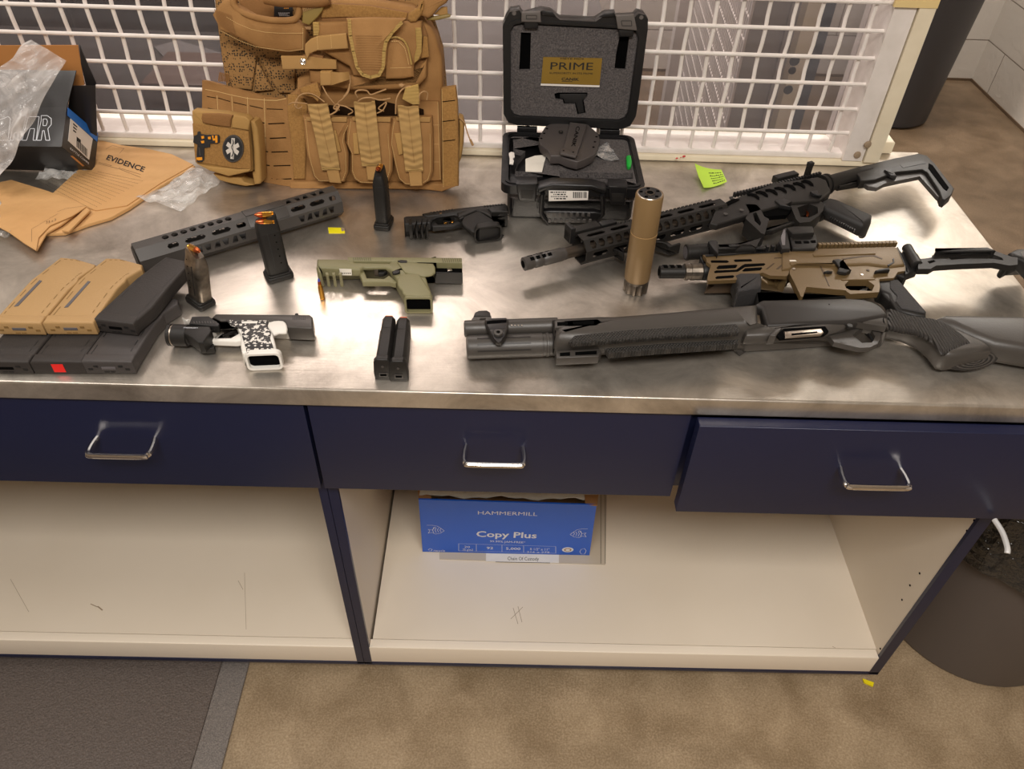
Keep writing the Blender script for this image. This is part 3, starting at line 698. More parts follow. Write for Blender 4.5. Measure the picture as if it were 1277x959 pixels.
part('trigger_guard', e, [(A((440,205),(400,240),(440,264),(560,262),(615,232),(632,215),(650,270),(640,285),(600,292),(362,282),(355,262),(400,215)), .020, .010, 'white_poly', .002, dict(near=False))])
part('grip_panel', e, [(A((520,118),(862,122),(852,165),(880,215),(870,260),(895,330),(912,380),(690,388),(672,320),(650,250),(640,185),(560,160)), .0297, .0265, 'patriot_print', .002)], label='grip side printed in a black and white pattern')
b = B()
def star(bd, q, r, off, m):
    c = Z(*q, off); bd.add([c]+[c+Vector((math.sin(k*math.pi/5)*(r if k % 2 == 0 else r*.42), math.cos(k*math.pi/5)*(r if k % 2 == 0 else r*.42), 0)) for k in range(10)], [[0, 1+(k+1) % 10, 1+k] for k in range(10)], m)
b.plate(A((545,128),(858,132),(852,152),(545,150)), TP, .0299, .0297, 'gun_dark'); b.plate(A((690,312),(890,312),(898,345),(700,345)), TP, .0299, .0297, 'gun_dark')
for k in range(4): star(b, A((705+k*50,326))[0], .0024, .0301, 'white_poly')
for q in ((600,139),(560,139),(790,141),(835,141)): star(b, A(q)[0], .002, .0301, 'white_poly')
for k in range(3): star(b, A((720+k*35,290-8*(k==1)))[0], .0028, .0301, 'white_poly')
b.plate(A((645,133),(775,130),(770,147),(650,148)), TP, .0302, .0299, 'white_poly')
b.build('printed_stars', e)
part('beavertail', e, [(A((860,150),(905,132),(980,132),(1008,165),(1008,232),(945,236),(905,250),(880,215),(856,180)), .0312, .026, 'white_poly', .004, dict(sm=2))])
part('trigger', e, [(A((545,205),(600,200),(618,222),(560,248),(500,255),(490,244),(545,240)), .02, .011, 'gun_black', .002)])
well(e, A((664,398))[0], A((952,386))[0], .030, .001, 'white_poly', wall=.003, rnd=.007)
wl = empty('x', Z(230, 420)); bpy.data.objects.remove(wl)
b = B(); p0, p1 = Z(*A((68,240))[0], .019), Z(*A((330,250))[0], .019); LW = (p1-p0).length
b.lathe(p0, p1, [(0,.0135),(.001,.0155),(.005,.0155),(.0052,.0145),(.0075,.0145),(.008,.0152),(LW*.6,.0152),(LW*.62,.013),(LW,.012)], 'gun_black', 26)
l_ = b.build('weapon_light', e, label='black weapon light')
b = B(); b.lathe(p0, p1, [(.0055,.01475),(.0072,.01475)], 'bare_metal', 26); b.build('bezel_ring', l_)
b = B(); b.plate(A((180,165),(395,170),(408,210),(370,240),(430,320),(425,345),(310,350),(250,270),(180,190)), TP, .014, .004, 'gun_black', .001, near=False); b.plate(A((180,165),(395,170),(408,205),(385,240),(340,300),(300,300),(250,262),(185,225)), TP, .033, .014, 'gun_black', .002, near=False); b.build('light_body', l_)
b = B()
A1, A2 = A((140,190))[0], A((285,192))[0]
ptext(b, 'STREAMLIGHT', TP, .0345, A((185,188))[0], A((300,190))[0], A((185,180))[0], 'ink_white'); b.build('lettering', l_)
part('trigger_shield', e, [(A((250,94),(385,90),(470,150),(462,170),(400,168),(228,150)), .034, .022, 'gun_dark', .001, dict(near=False))], label='black ridged shield above the trigger guard')
b = B()
for k in range(9): b.plate(A((262+k*22,130),(270+k*22,130),(274+k*22,148),(266+k*22,148)), TP, .0348, .034, 'gun_grey', .0003)
b.build('shield_ridge', e)
part('dust_cover', e, [(A((205,120),(232,112),(215,150),(190,156)), .02, .006, 'white_poly', .001)])
# ---------------------------------------------------------------- black pistol
A = zz(490, 240, 7.981)
e = empty('pistol', Z(570, 285), 'black compact pistol with stippled grip lying beside the open hard case', 'pistol')
hole = A((398,262),(440,240),(560,222),(640,230),(655,270),(640,292),(560,316),(430,322),(400,305))
part('slide', e, [(A((292,208),(370,193),(620,158),(830,135),(1120,106),(1140,130),(1143,185),(975,190),(950,160),(700,190),(350,236),(325,232)), .029, .006, 'gun_black', .002, dict(near=False)),
   (A((980,170),(1143,180),(1143,262),(1000,276)), .018, .003, 'recess', .0005, dict(near=False)), (A((985,245),(1143,235),(1143,262),(1000,276)), .024, .003, 'gun_black', .001), (A((1115,150),(1143,150),(1143,262),(1122,262)), .024, .003, 'gun_black', .001),
   (A((1020,185),(1078,178),(1078,205),(1040,212)), .020, .018, 'bare_metal', .0005)])
b = B()
for k in range(7): b.plate(A((905+k*28,128-k*3),(918+k*28,126-k*3),(922+k*28,138-k*3),(910+k*28,140-k*3)), TP, .0305, .028, 'gun_dark', .0005)
for k in range(8): b.plate(A((372+k*30,192-k*4.2),(386+k*30,190-k*4.2),(388+k*30,200-k*4.2),(376+k*30,202-k*4.2)), TP, .0302, .028, 'gun_dark', .0005)
b.plate(A((465,203),(486,200),(486,214),(465,216)), TP, .0297, .029, 'bare_metal')
b.build('slide_serration', e)
part('frame', e, [(A((108,252),(130,242),(330,232),(360,238),(600,196),(830,160),(950,162),(985,215),(1000,275),(1062,330),(1078,430),(860,478),(800,430),(740,385),(690,345),(655,262),(610,240),(440,262),(395,300),(375,372),(350,380),(130,398),(112,330)), .028, .002, 'poly_black', .003)])
part('trigger_guard', e, [(A((395,250),(425,300),(450,322),(560,316),(640,290),(690,290),(700,345),(640,352),(590,366),(400,388),(375,372)), .021, .010, 'poly_black', .002)])
part('grip_panel', e, [(A((700,262),(830,195),(900,215),(1000,280),(1040,304),(850,324),(812,400),(760,380),(692,330)), .0315, .027, 'poly_black', .004, dict(sm=2))], label='stippled grip side')
part('frame_tang', e, [(A((640,205),(830,165),(940,162),(978,215),(985,265),(900,215),(830,192),(700,250),(650,260)), .0305, .026, 'gun_black', .003)])
b = B()
for k in range(4): b.plate(A((160+k*52,330),(190+k*52,327),(195+k*52,398-k*2),(165+k*52,402-k*2)), TP, .0288, .002, 'gun_black', .001)
b.build('accessory_rail', e)
part('trigger', e, [(A((485,310),(510,288),(545,268),(585,282),(605,278),(606,300),(560,318)), .018, .010, 'gun_black', .002), (A((505,302),(520,290),(545,292),(530,306)), .019, .017, 'brass', .0005), (A((575,282),(600,278),(605,296),(582,300)), .019, .017, 'brass', .0005)])
part('magazine_release', e, [(A((655,255),(700,235),(705,250),(665,268)), .0315, .028, 'gun_dark', .001)])
well(e, A((822,352))[0], A((1075,322))[0], .031, .001, 'gun_black', wall=.0026, rnd=.008, depth=.010, flare=.002)
# ---------------------------------------------------------------- pump shotgun
D = zz(570, 370, 6.721); D2 = zz(570, 360, 3.547); D3 = zz(920, 360, 3.577)
e = empty('shotgun', Z(840, 430), 'long dark grey semi-automatic shotgun lying along the front of the table', 'shotgun')
b = B(); p0, p1 = Z(*D((60,270))[0], .034), Z(*D((840,243))[0], .034); Lb = (p1-p0).length
b.lathe(p0, p1, [(0,.009),(0.0005,.0112),(.002,.0118),(.02,.0116),(Lb,.0116)], 'shotgun_grey', 28); o = b.build('barrel', e)
b = B(); b.lathe(p0, p1, [(-.0003,.009),(.0001,.009)], 'recess', 20); b.build('muzzle_bore', o)
b = B()
for k in range(4):
    c = lerp(Z(*D((458+k*28,240))[0], .0456), Z(*D((462+k*28,240))[0], .0456), 0); b.lathe(c, c+UP, [(0,.0013),(.0004,.001)], 'bare_metal', 8)
b.build('barrel_mark', e)
b = B(); p0, p1 = Z(*D((78,425))[0], .021), Z(*D((815,400))[0], .021); Lt = (p1-p0).length
b.lathe(p0, p1, [(0,.012),(.001,.0155),(.004,.0165),(Lt*.86,.0165),(Lt*.865,.0158),(Lt*.9,.0158),(Lt*.905,.0168),(Lt*.93,.0168),(Lt*.935,.0158),(Lt,.0158)], 'shotgun_grey', 32); o = b.build('magazine_tube', e)
b = B(); d = (p1-p0).normalized(); sd = UP.cross(d)
for k in range(6):
    a = math.radians(20+k*32); n_ = (sd*(-math.cos(a))+UP*math.sin(a))
    b.obox(p0+d*(Lt*.42)+n_*.0164, d*(Lt*.30), n_.cross(d)*.0011, n_*.0006, 'shotgun_black')
b.build('tube_flute', o)
part('barrel_clamp', e, [(D((232,200),(290,182),(412,178),(432,200),(428,300),(400,380),(370,410),(325,405),(290,370),(245,280)), .052, .040, 'shotgun_black', .002)])
part('clamp_slot', e, [(D((247,205),(300,197),(415,193),(415,215),(248,228)), .0524, .0519, 'recess'), (D((262,250),(412,238),(405,262),(272,270)), .0524, .0519, 'gun_dark'), (D((290,290),(310,280),(400,282),(398,320),(370,370),(345,385),(310,350)), .0524, .0519, 'gun_dark')])
c = Z(*D((345,312))[0], .0524); b = B(); b.lathe(c, c+UP, [(0,.0062),(.003,.0062),(.0035,.0055)], 'shotgun_grey', 20); b.lathe(c+UP*.0035, c+UP, [(0,.0028),(.0004,.0026)], 'recess', 6); b.build('clamp_screw', e)
part('front_sight', e, [(D((108,225),(122,190),(145,160),(285,160),(290,185),(240,205),(232,232)), .038, .030, 'shotgun_grey', .001, dict(holes=[D((185,190),(200,180),(245,180),(235,194),(195,200))], near=False)), (D((138,158),(150,128),(180,114),(250,110),(278,128),(284,160)), .040, .030, 'shotgun_black', .002, dict(near=False))])
part('barrel_ring', e, [(D((798,198),(822,196),(828,500),(802,480)), .050, .003, 'gun_black', .003)])
HG = D2((425,138),(520,133),(620,128),(690,128),(900,112),(1210,84),(1330,75),(1335,160),(1340,255),(1250,268),(1000,285),(640,296),(610,312),(440,312),(425,285))
part('handguard', e, [(HG, .056, .001, 'shotgun_grey', .014, dict(rb=.016))], smooth=50)
part('rail_segment', e, [(D2((432,139),(520,134),(620,130),(645,148),(618,166),(432,170)), .056, .046, 'shotgun_grey', .0015, dict(near=False))])
part('rail_segment', e, [(D2((436,274),(628,264),(640,276),(626,298),(440,306)), .034, .020, 'shotgun_grey', .0015, dict(near=False))])
part('handguard_slot', e, [(D2((443,148),(490,146),(490,162),(443,164)), .0563, .0555, 'recess', 0, dict(near=False)), (D2((512,145),(606,141),(606,157),(514,160)), .0563, .0555, 'recess', 0, dict(near=False))])
part('handguard_slot', e, [(D2((455,284),(500,280),(500,296),(455,298)), .0343, .0335, 'recess', 0, dict(near=False)), (D2((523,280),(618,274),(618,290),(523,294)), .0343, .0335, 'recess', 0, dict(near=False))])
m = mat('checkering', (44,41,38), .55); N = m.node_tree.nodes; L = m.node_tree.links
tc = N.new('ShaderNodeTexCoord'); hs = []
for ang in (.6, -.6):
    mp = N.new('ShaderNodeMapping'); mp.inputs['Rotation'].default_value = (0, 0, ang); L.new(tc.outputs['Object'], mp.inputs[0])
    w = N.new('ShaderNodeTexWave'); w.inputs['Scale'].default_value = 95; w.bands_direction = 'X'; L.new(mp.outputs[0], w.inputs[0]); hs.append(w)
mm = N.new('ShaderNodeMath'); mm.operation = 'ADD'; L.new(hs[0].outputs['Fac'], mm.inputs[0]); L.new(hs[1].outputs['Fac'], mm.inputs[1])
bp = N.new('ShaderNodeBump'); bp.inputs['Strength'].default_value = 1; bp.inputs['Distance'].default_value = .0015; L.new(mm.outputs[0], bp.inputs['Height']); L.new(bp.outputs[0], N['Principled BSDF'].inputs['Normal'])
part('checkered_panel', e, [(D2((495,232),(520,205),(740,182),(1000,166),(1235,154),(1252,178),(1246,194),(900,212),(640,233),(512,242)), .0572, .050, 'checkering', .002, dict(near=False))])
part('checkered_panel', e, [(D2((655,262),(900,241),(1245,222),(1245,243),(900,266),(672,284)), .047, .036, 'checkering', .002, dict(near=False))])
part('lower_receiver', e, [(D3((95,90),(600,60),(672,120),(674,180),(642,192),(648,225),(630,248),(592,264),(540,266),(430,240),(380,226),(300,232),(130,252),(60,250)), .050, .003, 'shotgun_grey', .010, dict(rb=.012))], smooth=50) if False else None
hole = D3((512,208),(530,190),(560,176),(598,186),(614,215),(600,240),(555,242))
part('lower_receiver', e, [(D3((20,170),(500,140),(640,110),(672,122),(676,182),(655,192),(520,170),(470,200),(400,225),(300,235),(130,252),(20,256)), .047, .003, 'shotgun_grey', .010), 
    (D3((400,200),(470,195),(500,160),(640,150),(640,180),(636,225),(622,246),(590,262),(545,264),(430,238)), .034, .026, 'shotgun_grey', .002, dict(near=False, holes=[hole]))], smooth=50)
part('upper_receiver', e, [(D3((70,70),(108,46),(300,42),(482,37),(560,42),(610,56),(650,80),(672,108),(672,120),(500,150),(300,156),(132,164),(108,82)), .050, .034, 'shotgun_black', .006, dict(rb=.002, near=False)), (D3((110,50),(480,42),(640,85),(660,150),(500,165),(132,180)), .036, .008, 'shotgun_black', .006, dict(near=False, rb=.008))], smooth=50)
part('receiver_rail', e, [(D3((70,62),(110,42),(480,30),(560,36),(560,44),(480,40),(110,54),(85,76)), .042, .020, 'gun_black', .001)])
c = Z(*D3((408,70))[0], .0502); b = B(); b.lathe(c, c+UP, [(0,.0011),(.0003,.001)], 'recess', 10); b.build('receiver_pin', e)
part('ejection_port', e, [(D3((172,205),(205,178),(390,168),(406,190),(380,216),(185,232)), .0475, .044, 'recess')])
part('bolt', e, [(D3((206,192),(372,178),(384,196),(370,212),(210,224)), .0505, .047, 'bare_metal', .0015), (D3((240,200),(355,190),(355,196),(240,208)), .0508, .0504, 'recess')], label='bright silver bolt')
part('carrier_latch', e, [(D3((128,250),(170,178),(200,176),(185,200),(158,248)), .049, .030, 'shotgun_grey', .002)])
c = Z(*D3((498,172))[0], .048); b = B(); b.lathe(c, c+UP, [(0,.0042),(.003,.0042),(.0035,.0036)], 'gun_black', 18); b.build('safety_button', e)
part('trigger', e, [(D3((560,190),(572,186),(600,215),(606,236),(598,238),(588,215)), .028, .022, 'gun_dark', .001)])
part('stock', e, [(D3((880,124),(922,106),(1280,112),(1520,116),(1520,300),(1280,262),(1150,240),(1060,205),(960,160)), .046, .006, 'shotgun_grey', .012, dict(rb=.014, near=False)),
    (D3((668,80),(760,112),(880,124),(930,150),(1010,185),(1100,225),(1140,262),(1040,280),(960,292),(915,280),(870,225),(820,185),(760,160),(652,140),(655,112)), .043, .006, 'shotgun_grey', .008, dict(rb=.012, near=False))], smooth=60)
m = mat('grip_ribs', (48,44,41), .55, bump=(75,1,'X',.003))
for n_ in m.node_tree.nodes:
    if n_.type == 'TEX_WAVE': n_.inputs['Distortion'].default_value = .15
part('ribbed_grip', e, [(D3((680,90),(760,120),(870,136),(950,172),(1010,215),(1038,246),(1010,262),(940,290),(905,300),(860,244),(790,208),(668,184),(668,120)), .0448, .036, 'grip_ribs', .006, dict(sm=2))], smooth=60)
# oval end of the pistol grip facing the viewer
a, c = Z(*D3((912,335))[0], .012), Z(*D3((1130,300))[0], .014); ax = (c-a); Wd = ax.length/2; ax.normalize(); mid = (a+c)/2; nrm = (ax.cross(UP)*.8+UP*.6).normalized(); ay = nrm.cross(ax)
b = B(); el = [(Wd*math.cos(2*math.pi*k/28), .0135*math.sin(2*math.pi*k/28)) for k in range(28)]
mid = mid+nrm*.010; b.prism(el, mid+nrm*.004, ax, ay, nrm, -.020, 0, 'shotgun_black', .002)
for s_ in (.82, .62, .42, .24):
    o_l = [(x*s_, y*s_) for x, y in el]; i_l = [(x*(s_-.1), y*(s_-.1)) for x, y in el]
    b.prism(o_l, mid+nrm*.004, ax, ay, nrm, 0, .0012, 'shotgun_grey', holes=[i_l])
b.build('grip_cap', e)
# ---------------------------------------------------------------- slotted tube used by two handguards
def slot_tube(parent, name, p0, p1, R, m, rows, th=.0022, roll=0.0, n=8, endbevel=0, flatn=None):
    """octagonal tube; rows[k] = list of hole polygons [(u 0..1, v -1..1)...] for face k; face 0 faces straight up"""
    d = (p1-p0); Ln = d.length; d.normalize(); side = UP.cross(d).normalized()   # far side
    side = -side if side.y < 0 else side; up = side.cross(d); up = up if up.z > 0 else -up
    b = B(); hw = R*math.tan(math.pi/n)
    for k in range(n):
        a = roll+2*math.pi*k/n; nr = up*math.cos(a)+side*math.sin(a); w = d.cross(nr)*-1
        w = nr.cross(d)
        # prism frame: ax = d, ay = nr x d, az = nr
        ay = nr.cross(d)
        loop = [(0, -hw), (Ln, -hw), (Ln, hw), (0, hw)]
        sgn = 1 if ay.dot(side) > 0 else -1
        holes = [[(u*Ln, v*hw*sgn) for u, v in h] for h in rows.get(k, [])]
        b.prism(loop, p0+nr*(R-th), d, ay, nr, 0, th, m, holes=holes)
    return b.build(name, parent, smooth=20)
def slotrow(u0, u1, cnt, duty=.7, v=.42, kind='slot'):
    o = []; st_ = (u1-u0)/cnt
    for k in range(cnt):
        a = u0+k*st_; c = a+st_*duty
        if kind == 'slot': h = (c-a)*.12; o.append([(a, 0), (a+h, -v), (c-h, -v), (c, 0), (c-h, v), (a+h, v)])
        elif kind == 'hex': m_ = (a+c)/2; q = (c-a)/2; o.append([(a, 0), (a+q*.45, -v), (c-q*.45, -v), (c, 0), (c-q*.45, v), (a+q*.45, v)])
        elif kind == 'round': m_ = (a+c)/2; q = (c-a)/2; o.append([(m_+q*math.cos(t*math.pi/5), v*math.sin(t*math.pi/5)) for t in range(10)])
        elif kind == 'tri': o.append([(a, -v), (c, -v), ((a+c)/2+(c-a)*.35, v), ((a+c)/2-(c-a)*.1, v)] if k % 2 == 0 else [(a+(c-a)*.1, v), (c, v), (c, -v), (a+(c-a)*.5, -v)])
        elif kind == 'rect': o.append([(a, -v), (c, -v), (c, v), (a, v)])
    return o
# ---------------------------------------------------------------- loose handguard
Hh = zz(150, 220, 4.257)
e = empty('rifle_handguard', Z(300, 285), 'loose grey slotted rifle handguard lying diagonally in front of the tan vest', 'rifle handguard')
p0, p1 = Z(*Hh((92,442))[0], .028), Z(*Hh((1150,128))[0], .028)
o = slot_tube(e, 'slotted_tube', p0, p1, .0235, 'gun_grey', {
    0: slotrow(.13,.47,8,.74,.62,'round')+slotrow(.73,.95,5,.72,.55,'tri'),
    7: slotrow(.135,.20,1,.8,.38)+slotrow(.215,.33,1,.85,.38)+slotrow(.34,.45,1,.85,.38)+slotrow(.46,.52,1,.8,.38)+slotrow(.735,.825,1,.88,.38)+slotrow(.835,.93,1,.85,.38)+slotrow(.94,.985,1,.8,.38),
    6: slotrow(.20,.50,7,.8,.6,'tri')+slotrow(.76,.96,5,.8,.6,'tri'), 1: slotrow(.13,.47,8,.74,.5,'rect'), 2: slotrow(.13,.95,18,.6,.5,'rect')}, th=.0025)
d = (p1-p0); Ln = d.length; d.normalize(); sd = UP.cross(d)
if sd.y < 0: sd = -sd
b = B()
for (a0, a1) in ((.52,.72),):
    for k in (0, 1, 7):
        a_ = 2*math.pi*k/8; nr = UP*math.cos(a_)+sd*math.sin(a_); b.obox(p0+d*(Ln*(a0+a1)/2)+nr*.0238, d*(Ln*(a1-a0)/2), nr.cross(d)*.0085, nr*.0012, 'gun_grey', .0006)
b.build('smooth_collar', e)
b = B(); nr = (UP*.35+sd*.94).normalized()
for k in range(30):
    u = .14+k*.0275
    if u < .97: b.obox(p0+d*(Ln*u)+sd*.0255+UP*.004, d*(Ln*.0075), UP*.008, sd*.0022, 'gun_grey', .0004)
b.build('top_rail', e)
b = B(); b.lathe(p0-d*.002, p1, [(0,.0205),(.002,.0235),(.004,.0235)], 'gun_dark', 8); b.build('end_rim', e)
# ---------------------------------------------------------------- black carbine
E = zz(640, 250, 5.805); E2 = zz(860, 190, 3.756); E0 = zz(640, 180, 3.99)
e = empty('rifle', Z(930, 260), 'black carbine with open skeleton magazine well lying across the back of the table', 'rifle')
q0, q1 = Z(*E((72,462))[0], .034), Z(*E0((1020,345))[0], .034)
d = (q1-q0).normalized(); LL = (q1-q0).length; sd = UP.cross(d); sd = sd if sd.y > 0 else -sd
b = B(); b.lathe(q0, q1, [(0,.0085),(.001,.0105),(.014,.0105),(.015,.0098),(.018,.0098),(.019,.0105),(.030,.0105),(.031,.0098),(.034,.0098),(.035,.0105),(.066,.0105),(.067,.0098),(.072,.0098)], 'gun_grey', 24); o = b.build('muzzle_brake', e)
b = B()
for k in range(4):
    for a in (-25, 35, 80):
        nr = UP*math.cos(math.radians(a))+sd*math.sin(math.radians(a)); b.obox(q0+d*(.013+k*.010)+nr*.0101, d*.0032, nr.cross(d)*.0028, nr*.0006, 'recess')
b.lathe(q0-d*.0004, q1, [(0,.006),(.0005,.006)], 'recess', 16)
b.build('brake_port', o)
b = B(); b.lathe(q0+d*.072, q1, [(0,.0092),(LL-.072,.0092)], 'dark_metal', 20); b.build('barrel', e)
h0, h1 = Z(*E((395,378))[0], .034), Z(*E0((1030,318))[0], .034)
h0 = q0+d*(.098); h1 = q0+d*(LL+.005)
slot_tube(e, 'handguard', h0, h1, .0225, 'gun_black', {7: slotrow(.03,.98,17,.80,.68,'hex'), 0: slotrow(.04,.97,6,.80,.40), 6: slotrow(.04,.97,7,.80,.5), 1: slotrow(.05,.95,14,.6,.5,'rect'), 2: slotrow(.05,.95,14,.6,.5,'rect'), 4: slotrow(.05,.95,8,.7,.5)}, th=.002)
HL = (h1-h0).length
b = B()
for k in range(34): b.obox(h0+d*(HL*.02+k*HL*.029)+sd*.0245+UP*.004, d*(HL*.009), UP*.009, sd*.0025, 'gun_black', .0004)
b.build('top_rail', e)
b = B(); c = h0+d*.02+sd*.026+UP*.012; b.obox(c, d*.028, sd*.008, UP*.010, 'gun_black', .002); b.obox(c+d*.045+UP*.002, d*.014, sd*.006, UP*.006, 'gun_dark', .002); b.obox(c-d*.024+UP*.004, d*.004, sd*.010, UP*.014, 'gun_dark', .001); b.build('front_sight', e, label='folded black front sight')
part('hand_stop', e, [(E((700,300),(725,330),(800,345),(806,385),(795,415),(775,405),(722,375),(690,330)), .030, .014, 'gun_black', .002)])
part('angled_foregrip', e, [(E((1000,260),(1050,290),(1120,300),(1150,322),(1205,305),(1212,315),(1130,362),(1115,355),(1105,325),(1080,312),(1000,318)), .030, .010, 'gun_black', .002)])
hole = E2((330,275),(360,245),(440,210),(480,250),(500,300),(470,318),(380,340))
part('upper_receiver', e, [(E2((95,330),(120,268),(150,248),(250,200),(395,142),(600,114),(640,128),(662,182),(610,225),(480,236),(400,255),(300,285),(235,305),(130,338)), .052, .040, 'gun_black', .003, dict(near=False)), (E2((95,330),(120,268),(150,248),(250,200),(395,142),(600,114),(640,128),(662,182),(640,245),(480,262),(300,305),(235,330),(130,350)), .040, .014, 'gun_black', .006)])
part('receiver_recess', e, [(E2((150,245),(205,215),(235,220),(175,250)), .0534, .0525, 'recess'), (E2((185,208),(205,205),(205,218),(188,220)), .0536, .053, 'gun_dark')])
b = B()
for k, (cx, cy) in enumerate(((300,208),(340,197),(385,188),(428,178),(470,166),(515,156),(553,146))):
    pts = [(cx-32,cy-14),(cx-12,cy-18),(cx+12,cy-13),(cx+27,cy+2),(cx+28,cy+12),(cx+16,cy+8),(cx+2,cy-2),(cx-12,cy-6),(cx-28,cy-6)]
    b.plate(E2(*pts), TP, .0533, .0528, 'recess')
b.build('receiver_slot', e)
part('lower_receiver', e, [(E2((262,242),(330,262),(460,228),(480,262),(455,292),(360,300),(345,290),(300,272)), .048, .040, 'recess', 0, dict(near=False)),
   (E2((262,242),(312,244),(330,262),(350,300),(372,312),(352,384),(335,378),(300,345),(262,310),(280,278)), .052, .022, 'gun_black', .003, dict(near=False, holes=[E2((296,285),(312,280),(335,330),(330,345),(305,322))])),
   (E2((345,384),(352,366),(450,328),(500,318),(520,330),(480,345),(385,386)), .040, .030, 'gun_black', .002),
   (E2((430,205),(600,215),(632,245),(625,272),(600,300),(565,325),(515,330),(498,312),(478,262),(455,240)), .048, .026, 'gun_black', .003, dict(near=False, holes=[E2((505,258),(560,240),(600,258),(603,285),(560,305),(520,302))]))])
part('bolt_catch', e, [(E2((395,240),(440,215),(480,230),(450,245),(470,270),(420,262)), .055, .048, 'gun_dark', .001)])
part('trigger', e, [(E2((520,262),(545,262),(560,285),(555,302),(545,300),(545,282),(522,270)), .034, .026, 'copper', .001)], label='copper coloured trigger')
part('trigger_guard_backing', e, [(E2((505,258),(560,240),(600,258),(603,285),(560,305),(520,302)), .012, .008, 'recess')])
for q in ((168,290),(243,272)):
    c = Z(*E2(q)[0], .053); b = B(); b.lathe(c, c+UP, [(0,.0035),(.0012,.0035),(.0016,.003)], 'gun_grey', 14); b.build('takedown_pin', e)
part('selector', e, [(E2((562,195),(585,180),(598,178),(600,190),(620,200),(600,208),(575,206)), .058, .052, 'gun_dark', .001)])
part('pistol_grip', e, [(E2((615,235),(650,218),(690,228),(855,300),(852,325),(800,388),(785,392),(640,318),(612,285)), .048, .008, 'poly_black', .008, dict(rb=.008))], smooth=50)
b = B()
for k in range(12):
    t = k/12; a_ = E2((655+t*120, 318+t*66))[0]; c_ = E2((660+t*120, 300+t*62))[0]
    b.plate([a_, (a_[0]+1.4, a_[1]+.6), (c_[0]+1.4, c_[1]+.6), c_], TP, .0445, .036, 'gun_dark')
b.build('grip_rib', e)
c = Z(*E2((588,118))[0], .03)
b0, b1 = Z(*E2((640,150))[0], .034), Z(*E2((820,100))[0], .034); bd_ = (b1-b0).normalized()
b = B(); b.lathe(b0-bd_*.012, b1, [(0,.019),(.006,.019),(.0065,.0165),(.010,.0165),(.0105,.019),(.014,.019),(.0145,.0145),((b1-b0).length+.02,.0145)], 'gun_black', 26); b.build('buffer_tube', e)
part('stock', e, [(E2((768,82),(800,66),(960,26),(985,22),(1070,4),(1112,14),(1150,52),(1240,168),(1228,198),(1198,224),(1182,216),(1170,180),(1112,92),(1090,80),(968,92),(870,128),(800,134),(795,112)), .046, .030, 'gun_black', .002, dict(near=False)),
    (E2((800,134),(840,128),(960,104),(1080,86),(1100,100),(1165,196),(1195,222),(1160,205),(1078,112),(1000,128),(915,146),(880,165),(838,160)), .040, .032, 'gun_grey', .001, dict(near=False)),
    (E2((660,165),(700,148),(800,132),(805,150),(760,160),(700,170)), .036, .022, 'gun_black', .002)])
part('stock_channel', e, [(E2((985,58),(1090,36),(1108,50),(1000,72)), .0465, .0458, 'gun_dark'), (E2((1120,50),(1138,60),(1215,165),(1205,180),(1190,170),(1118,75)), .0465, .0458, 'recess')])
part('stock_lever', e, [(E2((905,100),(925,92),(960,96),(970,112),(935,120)), .050, .040, 'gun_dark', .002)])
c = Z(*E2((545,122))[0], .04); b = B(); b.obox(c+UP*.010, d*.004, sd*.004, UP*.016, 'gun_black', .0015); b.obox(c+UP*.028, d*.005, sd*.004, UP*.004, 'gun_dark', .0015)
c2 = Z(*E2((445,128))[0], .036); b.obox(c2+UP*.004, d*.024, sd*.007, UP*.007, 'gun_black', .002); b.build('rear_sight', e, label='raised black rear sight')
b = B(); r0, r1 = Z(*E2((215,212))[0], .042), Z(*E2((610,116))[0], .042)
for k in range(30):
    b.obox(lerp(r0, r1, k/29)+sd*.003+UP*.004, d*.0018, UP*.004, sd*.003, 'gun_dark', .0003)
b.build('receiver_rail', e)
# ---------------------------------------------------------------- bronze rifle
F = zz(810, 270, 6.721); F2 = zz(980, 280, 4.30); G2 = zz(900, 180, 3.387)
e = empty('rifle', Z(1010, 350), 'short bronze-brown rifle with black flashlight and folding arm stock', 'rifle')
p0, p1 = Z(*F((78,466))[0], .030), Z(*F((520,462))[0], .030); d = (p1-p0).normalized(); LL = (p1-p0).length; sd = UP.cross(d); sd = sd if sd.y > 0 else -sd
k1 = LL*.47; k2 = LL*.82
b = B(); b.lathe(p0, p1, [(0,.0075),(.001,.0098),(k1,.0102)], 'gun_black', 26); o = b.build('muzzle_brake', e)
b = B()
for k in range(3):
    for a in (5, 65):
        nr = UP*math.cos(math.radians(a))+sd*math.sin(math.radians(a)); b.obox(p0+d*(.009+k*.0105)+nr*.0099, d*.0032, nr.cross(d)*.0036, nr*.0006, 'recess')
b.lathe(p0-d*.0004, p1, [(0,.0055),(.0005,.0055)], 'recess', 16); b.build('brake_port', o)
b = B(); b.lathe(p0+d*k1, p1, [(0,.0112),(.001,.0132),(.006,.0132),(.0065,.0122),(.010,.0122),(.0105,.0132),(k2-k1-.002,.0132),(k2-k1,.0118)], 'silver_wear', 14); b.build('muzzle_nut', e, smooth=10, label='worn silver muzzle nut')
b = B(); b.lathe(p0+d*k2, p1, [(0,.013),(.003,.0132),(LL-k2+.03,.0120)], 'gun_dark', 24); b.build('barrel_collar', e)
part('rail_end', e, [(F((430,312),(475,348),(500,385),(515,405),(500,470),(430,450),(415,380)), .042, .012, 'gun_dark', .002)])
